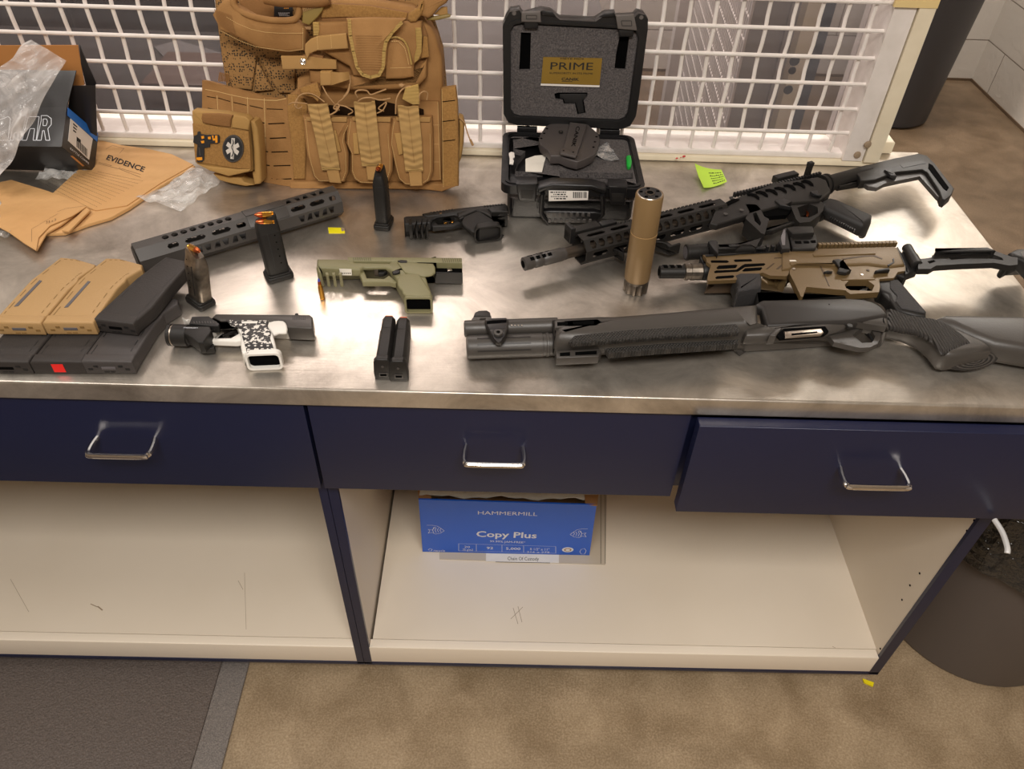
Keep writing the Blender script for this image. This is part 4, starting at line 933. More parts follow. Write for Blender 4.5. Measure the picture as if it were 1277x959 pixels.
SL = [F((510,374),(520,368),(650,367),(668,379),(650,388),(520,387)), F((705,366),(720,360),(850,357),(863,370),(850,376),(718,380)), F((560,430),(580,411),(728,403),(738,410),(722,432),(570,441)),
      F((778,408),(800,398),(960,391),(972,400),(958,412),(800,424),(742,462),(548,474),(540,462),(560,452),(728,445)), F((775,456),(800,433),(938,425),(946,432),(930,451),(790,461)), F((550,512),(568,500),(700,492),(712,500),(700,514),(560,523))]
part('handguard', e, [(F((448,322),(1175,288),(1182,392),(1172,430),(1165,484),(1150,500),(1010,495),(950,470),(720,530),(490,540),(485,530),(490,490),(515,405),(480,380),(475,355)), .050, .044, 'bronze', .001, dict(near=False, holes=SL)), (F((448,340),(1175,300),(1182,480),(1150,520),(1010,520),(950,500),(720,560),(487,577),(480,520),(500,420),(480,380)), .038, .012, 'bronze_dark', .002),
    (F((486,550),(720,545),(720,570),(490,577)), .032, .010, 'bronze_dark', .001), (F((955,480),(1160,505),(1160,540),(985,555),(945,520)), .042, .010, 'bronze', .003)])
part('handguard_interior', e, [(F((500,345),(1150,320),(1150,440),(960,450),(720,520),(510,530)), .043, .038, 'recess', 0, dict(near=False))])
part('handguard_slot', e, [(s_, .0502, .0497, 'recess', 0, dict(near=False)) for s_ in SL])
part('handguard_groove', e, [(F((975,440),(1035,392),(1050,392),(992,440)), .0503, .0499, 'bronze_dark'), (F((1060,440),(1125,385),(1165,385),(1165,400),(1130,400),(1082,440)), .0503, .0499, 'bronze_dark'), (F((1045,345),(1130,338),(1130,345),(1045,352)), .0503, .0499, 'bronze_dark')])
b = B()
for k in range(14): c = Z(*F((520+k*46, 318-k*2.2))[0], .034); b.obox(c+sd*.002, d*.0022, UP*.010, sd*.0035, 'gun_dark', .0003)
b.plate(F((470,325),(1085,298),(1085,306),(600,325),(475,335)), TP, .052, .046, 'gun_dark', .001); b.build('accessory_rail', e)
hole = F2((316,322),(340,300),(440,300),(476,326),(462,356),(345,352),(322,340))
part('upper_receiver', e, [(F2((-20,150),(0,142),(160,133),(180,126),(580,116),(602,124),(640,215),(560,225),(440,210),(300,215),(60,210),(20,235),(-20,240)), .053, .018, 'bronze', .003, dict(near=False))])
part('lower_receiver', e, [(F2((20,225),(60,205),(300,212),(450,210),(640,220),(640,248),(600,255),(580,286),(500,292),(505,335),(500,362),(420,368),(345,372),(318,352),(110,334),(92,388),(80,385),(55,330),(20,262)), .050, .040, 'bronze', .002, dict(near=False, holes=[hole])), (F2((20,225),(640,220),(640,240),(590,262),(500,300),(505,350),(345,364),(318,345),(115,325),(92,372),(80,370),(30,262)), .040, .026, 'recess', 0, dict(near=False, holes=[hole]))])
part('trigger_opening', e, [(hole, .010, .006, 'recess')])
part('receiver_ridge', e, [(F2((145,156),(478,148),(482,156),(150,168)), .0545, .052, 'bronze', .0008), (F2((20,205),(170,206),(250,210),(250,216),(60,214),(28,228)), .0545, .051, 'bronze', .001), (F2((300,182),(420,166),(480,164),(520,182),(515,186),(470,170),(420,172),(310,188)), .0534, .0528, 'bronze_dark'),
    (F2((182,222),(190,222),(236,330),(230,330)), .0504, .0498, 'bronze_dark'), (F2((298,296),(305,290),(480,288),(480,294),(310,296)), .0512, .0498, 'bronze', .0006), (F2((20,190),(50,190),(58,196),(22,197)), .0534, .0528, 'paper_white')])
part('bolt_release', e, [(F2((252,190),(282,184),(304,192),(304,208),(290,214),(294,232),(320,240),(344,244),(344,264),(320,272),(288,270),(272,262),(285,238),(262,212)), .058, .049, 'gun_dark', .0015), (F2((205,252),(225,246),(246,252),(246,266),(215,264)), .055, .049, 'gun_dark', .001)])
part('selector', e, [(F2((478,248),(500,240),(552,232),(558,244),(530,256),(488,262)), .057, .050, 'gun_black', .001), (F2((540,226),(575,200),(572,184),(582,180),(582,204),(548,232)), .054, .050, 'gun_dark', .0005)])
for q, r in (((408,270),.0022), ((440,246),.0025), ((42,238),.003)):
    c = Z(*F2(q)[0], .0502); b = B(); b.lathe(c, c+UP, [(0,r),(.0008,r*.9)], 'bare_metal' if r != .0025 else 'bronze_dark', 12); b.build('receiver_pin', e)
part('trigger', e, [(F2((370,310),(398,306),(412,312),(424,345),(422,364),(412,364),(408,340),(395,322),(372,320)), .032, .024, 'gun_black', .001)])
b = B(); r0, r1 = Z(*F2((178,130))[0], .046), Z(*F2((580,119))[0], .046)
for k in range(20): b.obox(lerp(r0, r1, k/19)+sd*.002+UP*.004, d*.0026, UP*.004, sd*.0035, 'bronze', .0004)
b.build('receiver_rail', e)
m = mat('stipple_black', (44,42,42), .7, bump=(520,.9,'noise',.0012))
part('pistol_grip', e, [(F2((484,294),(600,288),(640,332),(758,462),(756,490),(700,484),(600,456),(560,400),(548,370),(500,350)), .046, .022, 'gun_black', .005, dict(near=False)), (F2((560,300),(602,296),(640,336),(748,462),(745,474),(620,448),(590,410),(598,380),(560,340)), .0475, .044, 'stipple_black', .001, dict(near=False)), (F2((500,345),(548,352),(580,380),(600,395),(590,420),(560,408),(520,372)), .044, .026, 'gun_black', .003, dict(near=False))], smooth=50)
part('end_plate', e, [(F2((600,116),(622,150),(645,200),(660,262),(640,268),(640,225),(590,124)), .050, .030, 'gun_dark', .001, dict(near=False)), (F2((580,262),(600,252),(642,246),(660,262),(640,300),(620,318),(598,292),(575,288)), .046, .014, 'gun_black', .004)])
hb = B(); c0, c1 = Z(*F2((648,122))[0], .055), Z(*F2((704,222))[0], .055); hb.lathe(c0, c1, [(0,.006),(.001,.0075),((c1-c0).length*.55,.0075),((c1-c0).length*.56,.0085),((c1-c0).length-.001,.0085),((c1-c0).length,.007)], 'gun_black', 16)
hb.plate(F2((622,150),(640,118),(668,160),(715,225),(708,244),(668,258),(640,262)), TP, .050, .036, 'gun_dark', .002, near=False); hb.build('stock_hinge', e)
part('stock_arm', e, [(G2((830,484),(860,482),(895,476),(902,452),(950,446),(1120,438),(1160,452),(1228,476),(1250,478),(1250,508),(1215,512),(1150,500),(1000,506),(905,512),(882,526),(830,526)), .060, .050, 'gun_black', .002,
    dict(near=False, holes=[G2((868,494),(896,488),(905,494),(878,504)), G2((958,478),(1010,474),(1040,482),(970,488)), G2((1120,468),(1150,466),(1185,480),(1190,490),(1130,482))]))])
part('cheek_rest', e, [(G2((895,470),(905,450),(950,443),(1120,436),(1158,450),(1140,456),(950,462)), .068, .055, 'gun_dark', .002)])
part('butt_pad', e, [(G2((1210,462),(1240,446),(1290,442),(1360,440),(1360,640),(1290,585),(1240,535),(1212,500)), .060, .012, 'gun_black', .006)])
b = B(); b.plate(G2((1262,452),(1300,450),(1300,490),(1270,470)), TP, .0604, .06, 'gun_grey'); b.build('butt_patch', e)
part('foregrip', e, [(F((715,485),(760,466),(930,466),(945,500),(942,588),(880,592),(755,612),(738,600),(752,560)), .052, .016, 'stipple_black', .005, dict(near=False))], smooth=50)
well(e, F((738,606))[0], F((938,584))[0], .050, .012, 'gun_black', name='foregrip_end', wall=.0028, rnd=.010, depth=.006)
b = B(); f0, f1 = Z(*F((300,302))[0], .040), Z(*F((885,264))[0], .040); d2 = (f1-f0).normalized(); FL = (f1-f0).length
b.lathe(f0, f1, [(0,.0105),(.0008,.0125),(.004,.0125),(.0045,.0118),(.018,.0118),(.0185,.0122),(.040,.0120),(.046,.0095),(FL-.004,.009),(FL,.006)], 'gun_black', 28); fl = b.build('flashlight', e, label='black flashlight mounted beside the rail')
b = B(); b.lathe(f0-d2*.0003, f1, [(0,.0095),(.0005,.0095)], 'window_grey', 24); b.build('lens', fl)
b = B()
for k in range(3):
    a_ = math.radians(20); nr = UP*math.cos(a_)-sd*math.sin(a_); b.obox(f0+d2*(.012+k*.0)+nr*.0118+sd*.0, d2*.006, nr.cross(d2)*.0022, nr*.0004, 'bare_metal')
b.build('light_highlight_plate', fl) if False else None
b = B(); b.plate(F((560,235),(700,232),(850,236),(880,250),(890,290),(700,300),(560,300)), TP, .050, .026, 'gun_black', .003); b.plate(F((660,236),(700,230),(750,232),(760,240),(740,248),(672,250)), TP, .0525, .050, 'gun_dark', .001); b.plate(F((880,255),(970,252),(982,268),(970,282),(890,280)), TP, .044, .030, 'gun_dark', .003); b.build('tail_switch', fl)
b = B(); b.plate(F((492,210),(510,200),(560,202),(574,215),(578,300),(570,330),(510,335),(498,260)), TP, .060, .028, 'gun_dark', .002); b.build('light_mount', fl)
# reflex sight on top of rail
o_pl = PL(Z(*F2((100,130))[0], .0), (0,-1,0))
c = Z(*F2((105,125))[0], .02); 
b = B(); y0 = c.y
sp = PL((0, y0, 0), (0, -1, 0))
b.prism([(q.x, q.z) for q in []], Vector(), UP, UP, UP, 0, 1, 'gun_dark') if False else None
b.plate(G2((255,440),(242,410),(262,355),(275,350),(290,440)), TP, .060, .046, 'gun_dark', .001, near=False)
b.plate(G2((275,352),(300,345),(385,345),(392,372),(300,376)), TP, .066, .046, 'gun_black', .002, near=False)
b.plate(G2((285,376),(392,372),(406,402),(402,430),(395,440),(320,440),(300,436)), TP, .058, .046, 'gun_black', .002, near=False); b.build('optic_body', e, label='black boxy reflex sight')
b = B()
for q in (((308,408),(335,408),(338,418),(312,418)), ((345,408),(368,408),(370,417),(348,417)), ((376,406),(396,404),(398,414),(380,415))): b.plate(G2(*q), TP, .0586, .058, 'recess')
b.plate(G2((250,392),(262,360),(270,362),(268,425),(256,425)), TP, .0606, .060, 'window_grey')
b.plate(G2((362,376),(372,376),(372,386),(364,386)), TP, .0588, .058, 'ink_white'); b.plate(G2((376,376),(386,376),(387,385),(378,386)), TP, .0588, .058, 'ink_white')
b.build('optic_window', e)
# ---------------------------------------------------------------- rifle magazines in two layers
G = zz(0, 310, 5.321)
def rifle_mag(XY, h0, h1, m, label, md, slot=None, window=None, face='slot', group='rifle magazines in two layers'):
    """XY: world outline, first two points are the near end (left, right)"""
    c = sum((Vector((x, y, 0)) for x, y in XY), Vector())/len(XY)
    e = empty('rifle_magazine', (c.x, c.y, T+h0), label, 'magazine', group)
    O = Vector((0, 0, T)); X, Y_, Zv = Vector((1,0,0)), Vector((0,1,0)), UP
    b = B(); b.prism(list(XY), O, X, Y_, Zv, h0+.0006, h1-.0008, m, .003); b.build('body', e)
    L, R_ = Vector((*XY[0], 0)), Vector((*XY[1], 0)); ax = R_-L; w = ax.length; ax.normalize(); nr = ax.cross(UP); mid = (L+R_)/2
    hm = (h0+h1)/2; hh = (h1-h0)/2
    b = B(); b.obox(mid+nr*(-.004)+UP*(T+hm), ax*(w/2+.0008), -nr*.0085, UP*hh, m, .0035); fp = b.build('floor_plate', e)
    b = B()
    cc = mid+nr*.0046+UP*(T+hm)
    if face == 'slot':
        b.obox(cc, ax*.009, nr*.0005, UP*.0022, slot or 'window_grey', .0004)
        for sg in (-1, 1):
            for k in range(2): b.obox(cc+ax*(sg*(.016+k*.008))+UP*(.003-k*.005), ax*.0028, nr*.0004, UP*.0016, md)
            b.obox(cc+ax*(sg*.004)+UP*(-.0065), ax*.003, nr*.0004, UP*.0008, md)
        b.build('end_slot', fp)
    elif face == 'red': b.obox(cc, ax*.0075, nr*.0004, UP*.0068, 'red_sticker'); b.build('sticker', fp, label='red square sticker')
    # moulded lines along the body
    far = [Vector((*p, 0)) for p in XY[2:]]; n = len(XY); rt = [Vector((*XY[k], 0)) for k in range(1, 2+(n-2)//2)]
    lt = [Vector((*XY[k % n], 0)) for k in range(n, n-1-(n-2)//2, -1)]
    def samp(pl, t):
        t *= len(pl)-1; i = min(int(t), len(pl)-2); return lerp(pl[i], pl[i+1], t-i)
    b = B()
    for v in (.10, .86):
        for k in range(9):
            t = .12+k*.085; a, c2 = lerp(samp(lt, t), samp(rt, t), v), lerp(samp(lt, t+.045), samp(rt, t+.045), v)
            dd = (c2-a).normalized(); sd_ = UP.cross(dd)*.0007; z = UP*(T+h1-.0006)
            b.add([a-sd_+z, c2-sd_+z, c2+sd_+z, a+sd_+z], [[0,1,2,3]], md)
    for k in range(10):
        a = lerp(samp(lt, .07), samp(rt, .07), .12+k*.045)+UP*(T+h1-.0005); b.add([a, a+ax*.0016, a+ax*.0016+nr*-.0014, a-nr*.0014], [[0,1,2,3]], md)
    b.build('moulded_line', e)
    if window:
        b = B(); b.plate(window, PL((0,0,T), (0,0,1)), h1-.0002, h1-.002, 'window_grey'); b.build('window_strip', e, label='grey window strip')
    return e
def outl(pts, h): return [tuple(Z(*q, h).xy) for q in G(*pts)]
o1 = outl(((-45,474),(275,478),(350,390),(450,270),(512,215),(520,188),(625,118),(630,100),(500,62),(400,52),(200,205),(20,400)), .046)
o2 = outl(((292,474),(622,476),(690,380),(780,255),(828,212),(838,190),(940,132),(940,100),(790,60),(700,58),(520,200),(310,452)), .046)
o3 = outl(((628,455),(892,484),(1010,385),(1120,250),(1150,215),(1168,195),(1232,125),(1230,75),(1100,48),(1060,75),(900,195),(660,415)), .046)
def sh(o, q, h=.0228):
    d_ = Vector(Z(*G(q)[0], h).xy)-Vector(o[1]); return [(x+d_.x, y+d_.y) for x, y in o]
l1 = sh(o1, (192,738)); l2 = sh(o2, (545,736)); l3 = sh([o2[0]]+o2[1:], (878,736))
rifle_mag(l1, 0, .0228, 'mag_black', 'plain black rifle magazine, leftmost in the bottom row under the tan ones', 'gun_dark', slot='recess')
rifle_mag(l2, 0, .0228, 'mag_black', 'black rifle magazine with a red square sticker on its base', 'gun_dark', face='red')
rifle_mag(l3, 0, .0228, 'mag_grey', 'dark grey rifle magazine, rightmost in the bottom row with a grey base slot', 'gun_dark')
rifle_mag(o1, .0232, .046, 'mag_tan', 'tan rifle magazine at the left end of the top row', 'mag_tan_dark', window=G((262,208),(278,214),(120,380),(92,383)))
rifle_mag(o2, .0232, .046, 'mag_tan', 'tan rifle magazine in the middle of the top row beside the black one', 'mag_tan_dark', window=G((583,214),(600,218),(450,388),(425,390)))
rifle_mag(o3, .0232, .046, 'mag_black', 'black rifle magazine on top of the stack beside the loose handguard', 'gun_dark', slot='recess')
# ---------------------------------------------------------------- standing pistol magazines
def round_(bd, p, d, rim, L, tipc, case='brass'):
    d = d.normalized(); bd.lathe(p, p+d, [(0,rim),(.0012,rim),(.0016,rim*.88),(.0024,rim),(L*.6,rim*.97),(L*.605,rim*.9)], case, 14)
    bd.lathe(p+d*(L*.6), p+d, [(0,rim*.9),(L*.12,rim*.86),(L*.27,rim*.6),(L*.36,rim*.3),(L*.40,.0003)], tipc, 14)
def upmag(qb, qt, ang, m, label, tipc='copper', wx=.0105, wy=.0165, double=False):
    base = Z(*qb, 0); base.z = T; e = empty('pistol_magazine', base, label, 'magazine', 'upright pistol magazines')
    top = YP(*qt, base.y+.002); ax = top-base; H_ = ax.length; az = ax.normalized()
    f = Vector((math.cos(ang), math.sin(ang), 0)); f = (f-az*f.dot(az)).normalized(); s = az.cross(f)     # f: front-back axis (long)
    def rr(a, c, r, n=4):
        o = []
        for cx, cy, a0 in ((a-r, -c+r, -90), (a-r, c-r, 0), (-a+r, c-r, 90), (-a+r, -c+r, 180)):
            for k in range(n+1): t = math.radians(a0+k*90/n); o.append((cx+r*math.cos(t), cy+r*math.sin(t)))
        return o
    bs = Vector((0,0,1)); f0 = Vector((math.cos(ang), math.sin(ang), 0)); s0 = UP.cross(f0)
    b = B(); b.prism(rr(wy+.004, wx+.0035, .005), base, f0, s0, UP, .0005, .009, 'gun_black', .002); b.prism(rr(wy+.002, wx+.002, .005), base, f0, s0, UP, .009, .012, 'gun_black', .001); b.build('base_plate', e)
    b = B(); b.prism(rr(wy, wx, .005), base, f, s, az, .010, H_-.022, m, .0005)
    # upper part narrows to the feed lips, slanting forward
    vs = []; fs = []; lp = rr(wy, wx, .005); n = len(lp)
    for (t, sx, sy, off) in ((H_-.022, 1, 1, 0), (H_-.012, .97, .80, 0), (H_-.004, .9, .68, -.0006), (H_-.001, .86, .62, -.001)):
        for (x, y) in lp: vs.append(base+az*(t+(x/wy)*-.004*(t > H_-.01))+f*(x*sx+off)+s*(y*sy))
    for j in range(3):
        for i in range(n): fs.append([j*n+i, j*n+(i+1) % n, (j+1)*n+(i+1) % n, (j+1)*n+i])
    fs.append([3*n+i for i in range(n)]); b.add(vs, fs, m); b.build('tube', e)
    b = B()
    for k in range(5): 
        for sg in (-1, 1): b.lathe(base+az*(.03+k*.012)+s*(sg*(wx+.00005))-f*.006, base+az*(.03+k*.012)+s*(sg*1)-f*.006, [(0,.0012),(.0002,.0011)], 'recess', 8)
    b.obox(base+az*(H_*.5)+f*.004+s*(-wx), az*(H_*.28), f*.0008, s*.0004, 'gun_dark'); b.obox(base+az*(H_*.5)+f*.004+s*(wx), az*(H_*.28), f*.0008, s*.0004, 'gun_dark')
    b.build('witness_hole', e)
    b = B(); d_ = (f+az*.25).normalized(); round_(b, base+az*(H_-.001)-f*.012+UP*.001, d_, .0048, .027, tipc)
    b.build('top_cartridge', e, label='cartridge showing at the feed lips')
    if double:
        b = B(); round_(b, base+az*(H_-.008)-f*.010+s*.005, d_, .0046, .026, tipc); b.build('lower_cartridge', e)
    return e
upmag((251,378), (243,313), math.radians(-40), 'silver_wear', 'worn silver pistol magazine standing upright near the patterned pistol', 'copper')
upmag((348,345), (330,270), math.radians(-150), 'gun_black', 'black pistol magazine standing and tilting against the loose handguard, brass rounds on top', 'copper', wx=.0115, wy=.0165, double=True)
upmag((479,281), (473,212), math.radians(-96), 'gun_black', 'black pistol magazine standing directly in front of the tan vest', 'copper', wx=.0105, wy=.0150)
# two magazines lying on their spines
def lying(qn, qf, label):
    a = Z(*qn, 0); c = Z(*qf, 0); a.z = c.z = T; d = (c-a).normalized(); sdv = d.cross(UP)
    e = empty('pistol_magazine', a, label, 'magazine', 'black pistol magazines lying side by side')
    Ln = (c-a).length; Ln = .098
    b = B()
    prof = [(-.0105,.002),(.0105,.002),(.0112,.012),(.0105,.028),(.006,.0335),(-.006,.0335),(-.0105,.028),(-.0112,.012)]
    b.prism([(x*.92, y-.001) for x, y in prof], a+UP*.0005, sdv, UP, -d, -Ln*.72, -.008, 'gun_black', .001)
    b.prism([(x*.86, y-.002) for x, y in prof], a+UP*.0005, sdv, UP, -d, -Ln, -Ln*.72, 'gun_black', .002); b.build('tube', e)
    b = B(); b.prism([(-.0122,.0005),(.0122,.0005),(.0128,.012),(.0115,.031),(.007,.0365),(-.007,.0365),(-.0115,.031),(-.0128,.012)], a, sdv, UP, -d, -.010, 0, 'gun_black', .002); bp_ = b.build('base_plate', e)
    b = B(); fc = a-d*.0002; b.lathe(fc+UP*.024, fc+UP*.024-d, [(0,.0018),(.0006,.0016)], 'gun_grey', 10)
    b.obox(fc+UP*.010-d*.0003, sdv*.0055, d*.0004, UP*.0035, 'gun_grey', .0003); b.obox(fc+UP*.010-d*.0006, sdv*.0042, d*.0004, UP*.0018, 'recess'); b.build('base_mark', bp_)
    b = B(); b.prism([(-.005,.018),(.005,.018),(.005,.029),(-.005,.029)], a, sdv, UP, -d, -Ln-.005, -Ln+.001, 'orange_plastic', .002); b.build('follower', e, label='orange follower at the far end')
    return e
lying((479,474), (489,402), 'left one of two black pistol magazines lying parallel near the table edge')
lying((498,476), (506,404), 'right one of two black pistol magazines lying parallel near the table edge')
# ---------------------------------------------------------------- suppressor, cartridge, notes
base = Z(792, 361, 0); base.z = T; e = empty('suppressor', base, 'tall tan cylinder suppressor standing upright with a dark knurled base', 'suppressor')
tp = YP(810.5, 241, base.y); Hs = tp.z-T; ax = tp-base; az = ax.normalized(); Hs = ax.length; R0 = .0195
b = B(); b.lathe(base+az*.022, tp, [(0,.0175),(.0005,R0-.0006),(.002,R0),(Hs*.62-.022,R0),(Hs*.622-.022,R0-.0004),(Hs*.63-.022,R0-.0004),(Hs*.632-.022,R0),(Hs-.025,R0+.0003),(Hs-.0225,R0-.0006)], 'fde', 48); o = b.build('tube', e)
b = B(); b.lathe(base+az*(Hs*.621), tp, [(0,R0+.0002),(.0007,R0+.0002)], 'mag_tan', 48); b.build('scored_ring', o)
b = B(); b.lathe(base+az*(Hs-.0012), tp, [(0,R0-.001),(.0014,R0-.0022),(.0016,R0-.003)], 'bare_metal', 40); b.lathe(base+az*(Hs+.0003), tp+az, [(0,R0-.0032),(.0003,R0-.0034)], 'gun_dark', 40)
b.lathe(base+az*(Hs+.0007), tp+az, [(0,.0072),(.0008,.0068)], 'dark_metal', 24); b.lathe(base+az*(Hs+.0015), tp+az, [(0,.0048),(.0002,.0046)], 'recess', 20)
for k in range(5):
    a_ = k*2*math.pi/5+.4; b.obox(base+az*(Hs+.0008)+Vector((math.cos(a_), math.sin(a_), 0))*.0125, Vector((.0022,0,0)), Vector((0,.0016,0)), UP*.0004, 'recess')
b.build('front_cap', e)
b = B(); lp = []
for k in range(40):
    a_ = 2*math.pi*k/40; r_ = R0-(.0003 if k % 4 < 2 else .0022); lp.append((r_*math.cos(a_), r_*math.sin(a_)))
b.prism(lp, base, Vector((1,0,0)), Vector((0,1,0)), UP, .0004, .0185, 'dark_metal', .0006)
b.lathe(base+UP*.0185, tp, [(0,.0182),(.0045,.0182)], 'dark_metal', 40); b.build('knurled_base', e, smooth=20)
base = Z(402.5, 373, 0); base.z = T; e = empty('rifle_cartridge', base, 'small brass cartridge with a blue tip standing by the olive pistol', 'cartridge')
tp = YP(397, 347, base.y); az = (tp-base).normalized(); Hc = (tp-base).length
b = B(); b.lathe(base+UP*.0003, tp, [(0,.0036),(.001,.0039),(.0014,.0032),(.0022,.0039),(Hc*.58,.0037),(Hc*.66,.0029),(Hc*.72,.0029)], 'brass', 18); b.build('case', e)
b = B(); b.lathe(base+az*(Hc*.70), tp, [(0,.0028),(Hc*.1,.0026),(Hc*.17,.0021)], 'copper', 16); b.build('bullet', e)
b = B(); b.lathe(base+az*(Hc*.87), tp, [(0,.0021),(Hc*.08,.0012),(Hc*.13,.0003)], 'blue_tip', 14); b.build('polymer_tip', e)
# sticky note: curled sheet
mat('note_green', (188,226,74), .7); mat('tag_yellow', (240,226,20), .6)
def wsheet(cor, pl, nu, nv, hf, th, m, bd=None):
    """corner pixels TL,TR,BR,BL on plane pl; hf(u,v) = height above the plane"""
    rows = []
    for i in range(nv+1):
        v = i/nv; row = []
        for j in range(nu+1):
            u = j/nu; q = tuple((cor[0][k]*(1-u)+cor[1][k]*u)*(1-v)+(cor[3][k]*(1-u)+cor[2][k]*u)*v for k in (0, 1))
            p = hit(q, pl, .001)+pl[1]*max(.0009, hf(u, v)); row.append(p)
        rows.append(row)
    bd = bd or B(); bd.sheet(rows, th, m, pl[1]); return bd, rows
e = empty('sticky_note', Z(885, 226), 'lime green sticky note with handwriting, curled on the steel near the grille', 'sticky note')
nf = lambda u, v: .0012+.010*max(0, (1-v)-.55)**1.3*(1-u)*2+.004*max(0, .25-u)+.003*(u-.5)**2*4
b, rw = wsheet([(865,211),(899,214),(906,229),(877,237)], TP, 14, 10, nf, .0004, 'note_green'); b.build('sheet', e, smooth=60)
b = B()
def on_sheet(rw, u, v, lift=.0004):
    i = min(int(v*(len(rw)-1)), len(rw)-2); j = min(int(u*(len(rw[0])-1)), len(rw[0])-2); fu = u*(len(rw[0])-1)-j; fv = v*(len(rw)-1)-i
    return lerp(lerp(rw[i][j], rw[i][j+1], fu), lerp(rw[i+1][j], rw[i+1][j+1], fu), fv)+UP*lift
random.seed(3)
for r_ in range(5):
    u0 = .48
    while u0 < .93:
        w_ = .025+random.random()*.05; v_ = .22+r_*.15
        b.add([on_sheet(rw, u0, v_), on_sheet(rw, min(.96, u0+w_), v_+random.uniform(-.03,.03)), on_sheet(rw, min(.96, u0+w_), v_+.045), on_sheet(rw, u0, v_+.045)], [[0,1,2,3]], 'ink_black'); u0 += w_+.02
b.build('handwriting', e)
b = B(); b.plate([(409,283.5),(428,284),(430,286),(430,290.5),(410,290.5)], TP, .0008, 0, 'tag_yellow'); e = b.build('yellow_tag', None, label='small yellow paper tag on the steel below the black magazine', cat='tag')
b = B(); b.plate([(425,284),(430,284),(430,287),(426,288)], TP, .0018, .0008, 'scuff_dark', .0003); b.build('torn_corner', e)
# ---------------------------------------------------------------- hard case
mat('case_black', (17,16,17), .38, bump=(300,.15)); mat('foam', (62,58,58), .9, noise=(420,.9), col2=(100,94,92), bump=(350,.8,'noise',.002)); mat('latch_grey', (92,86,82), .5)
mat('gold_card', (150,120,50), .35, .4); mat('kydex', (72,66,64), .5, bump=(300,.1)); mat('foil', (205,205,205), .22, .7, bump=(60,1,'noise',.01)); mat('green_plastic', (30,170,60), .35); mat('label_white', (222,216,208), .6)
Hc_ = zz(620, 140, 6.395); Lc = zz(620, 0, 6.395)
e = empty('hard_case', (.11, 1.26, T), 'open black hard plastic pistol case with grey foam and gold card in its lid', 'case')
x0, x1, y0, y1 = -.009, .229, 1.152, 1.347
def rrect(a, c, r, x0, x1, y0, y1, n=4):
    o = []
    for cx, cy, a0 in ((x1-r, y0+r, -90), (x1-r, y1-r, 0), (x0+r, y1-r, 90), (x0+r, y0+r, 180)):
        for k in range(n+1): t = math.radians(a0+k*90/n); o.append((cx+r*math.cos(t), cy+r*math.sin(t)))
    return o
O0 = Vector((0,0,0)); VX, VY = Vector((1,0,0)), Vector((0,1,0))
b = B(); b.prism(rrect(0,0,.012,.002,.218,1.176,1.338), O0, VX, VY, UP, T+.0008, T+.062, 'case_black', .004)
b.prism(rrect(0,0,.018,x0,x1,y0,y1), O0, VX, VY, UP, T+.060, T+.0755, 'case_black', holes=[rrect(0,0,.012,x0+.012,x1-.012,y0+.012,y1-.012)])
b.prism(rrect(0,0,.014,x0+.006,x1-.006,y0+.006,y1-.006), O0, VX, VY, UP, T+.0755, T+.0775, 'case_black', holes=[rrect(0,0,.012,x0+.010,x1-.010,y0+.010,y1-.010)])
b.build('case_base', e)
CP = PL((0,0,T+.0725), (0,0,1))
cav = Hc_((130,225),(200,205),(310,190),(400,250),(415,330),(385,345),(365,470),(225,472),(145,470),(165,380),(225,310),(130,290))
cv2 = Hc_((495,472),(820,480),(960,486),(1080,478),(1085,530),(980,534),(820,528),(500,512))
b = B(); b.prism(rrect(0,0,.010,x0+.0125,x1-.0125,y0+.0125,y1-.0125), O0, VX, VY, UP, T+.045, T+.0725, 'foam', holes=[[tuple(hit(q, CP).xy) for q in cav], [tuple(hit(q, CP).xy) for q in cv2]]); fo = b.build('base_foam', e)
b = B(); b.plate(Hc_((500,474),(818,482),(818,524),(505,508)), CP, -.006, -.012, 'gun_dark', .001)
for k in (640, 725): b.plate(Hc_((k,476),(k+4,476),(k+4,522),(k,522)), CP, -.0055, -.006, 'recess')
b.build('foam_insert', fo)
b = B()
for sx in (.035, .185): b.obox(Vector((sx, y1+.002, T+.080)), VX*.018, VY*.004, UP*.005, 'case_black', .001)
b.build('hinge', e)
FPc = PL((0, 1.1755, T), (0,-1,0)); FF = PL((0, 1.152, T), (0,-1,0))
for qs in (((150,572),(318,570),(308,716),(172,706)), ((888,590),(1040,596),(1018,745),(905,735))):
    b = B(); b.plate(Hc_(*qs), FF, .006, -.020, 'case_black', .002, near=False); lt_ = b.build('latch', e)
    cx = sum(q[0] for q in qs)/4; cy = sum(q[1] for q in qs)/4
    b = B(); b.plate(Hc_((cx-50,cy-20),(cx+50,cy-18),(cx+44,cy+50),(cx-44,cy+46)), FF, .0066, .006, 'gun_black', .0002); b.build('latch_panel', lt_)
b = B()
for xa in (120, 320, 360, 850, 1060):
    b.plate(Hc_((xa,620),(xa+12,620),(xa+8,770),(xa-2,770)), FPc, .006, -.002, 'case_black', .001, near=False)
b.plate(Hc_((320,610),(445,572),(760,582),(870,615),(880,645),(840,655),(740,612),(440,604),(330,650)), FF, .008, -.016, 'case_black', .003, near=False)
b.build('front_rib', e)
b = B(); b.plate(Hc_((412,626),(728,632),(724,702),(410,710)), FF, .0015, -.001, 'label_white', .0005, near=False); lb = b.build('barcode_label', e, label='white barcode label')
b = B(); random.seed(5)
xa = 605
while xa < 708:
    w_ = random.choice((3,5,8)); b.plate(Hc_((xa,636),(xa+w_,636),(xa+w_,684),(xa,684)), FF, .0017, .0015, 'ink_black'); xa += w_+random.choice((4,6))
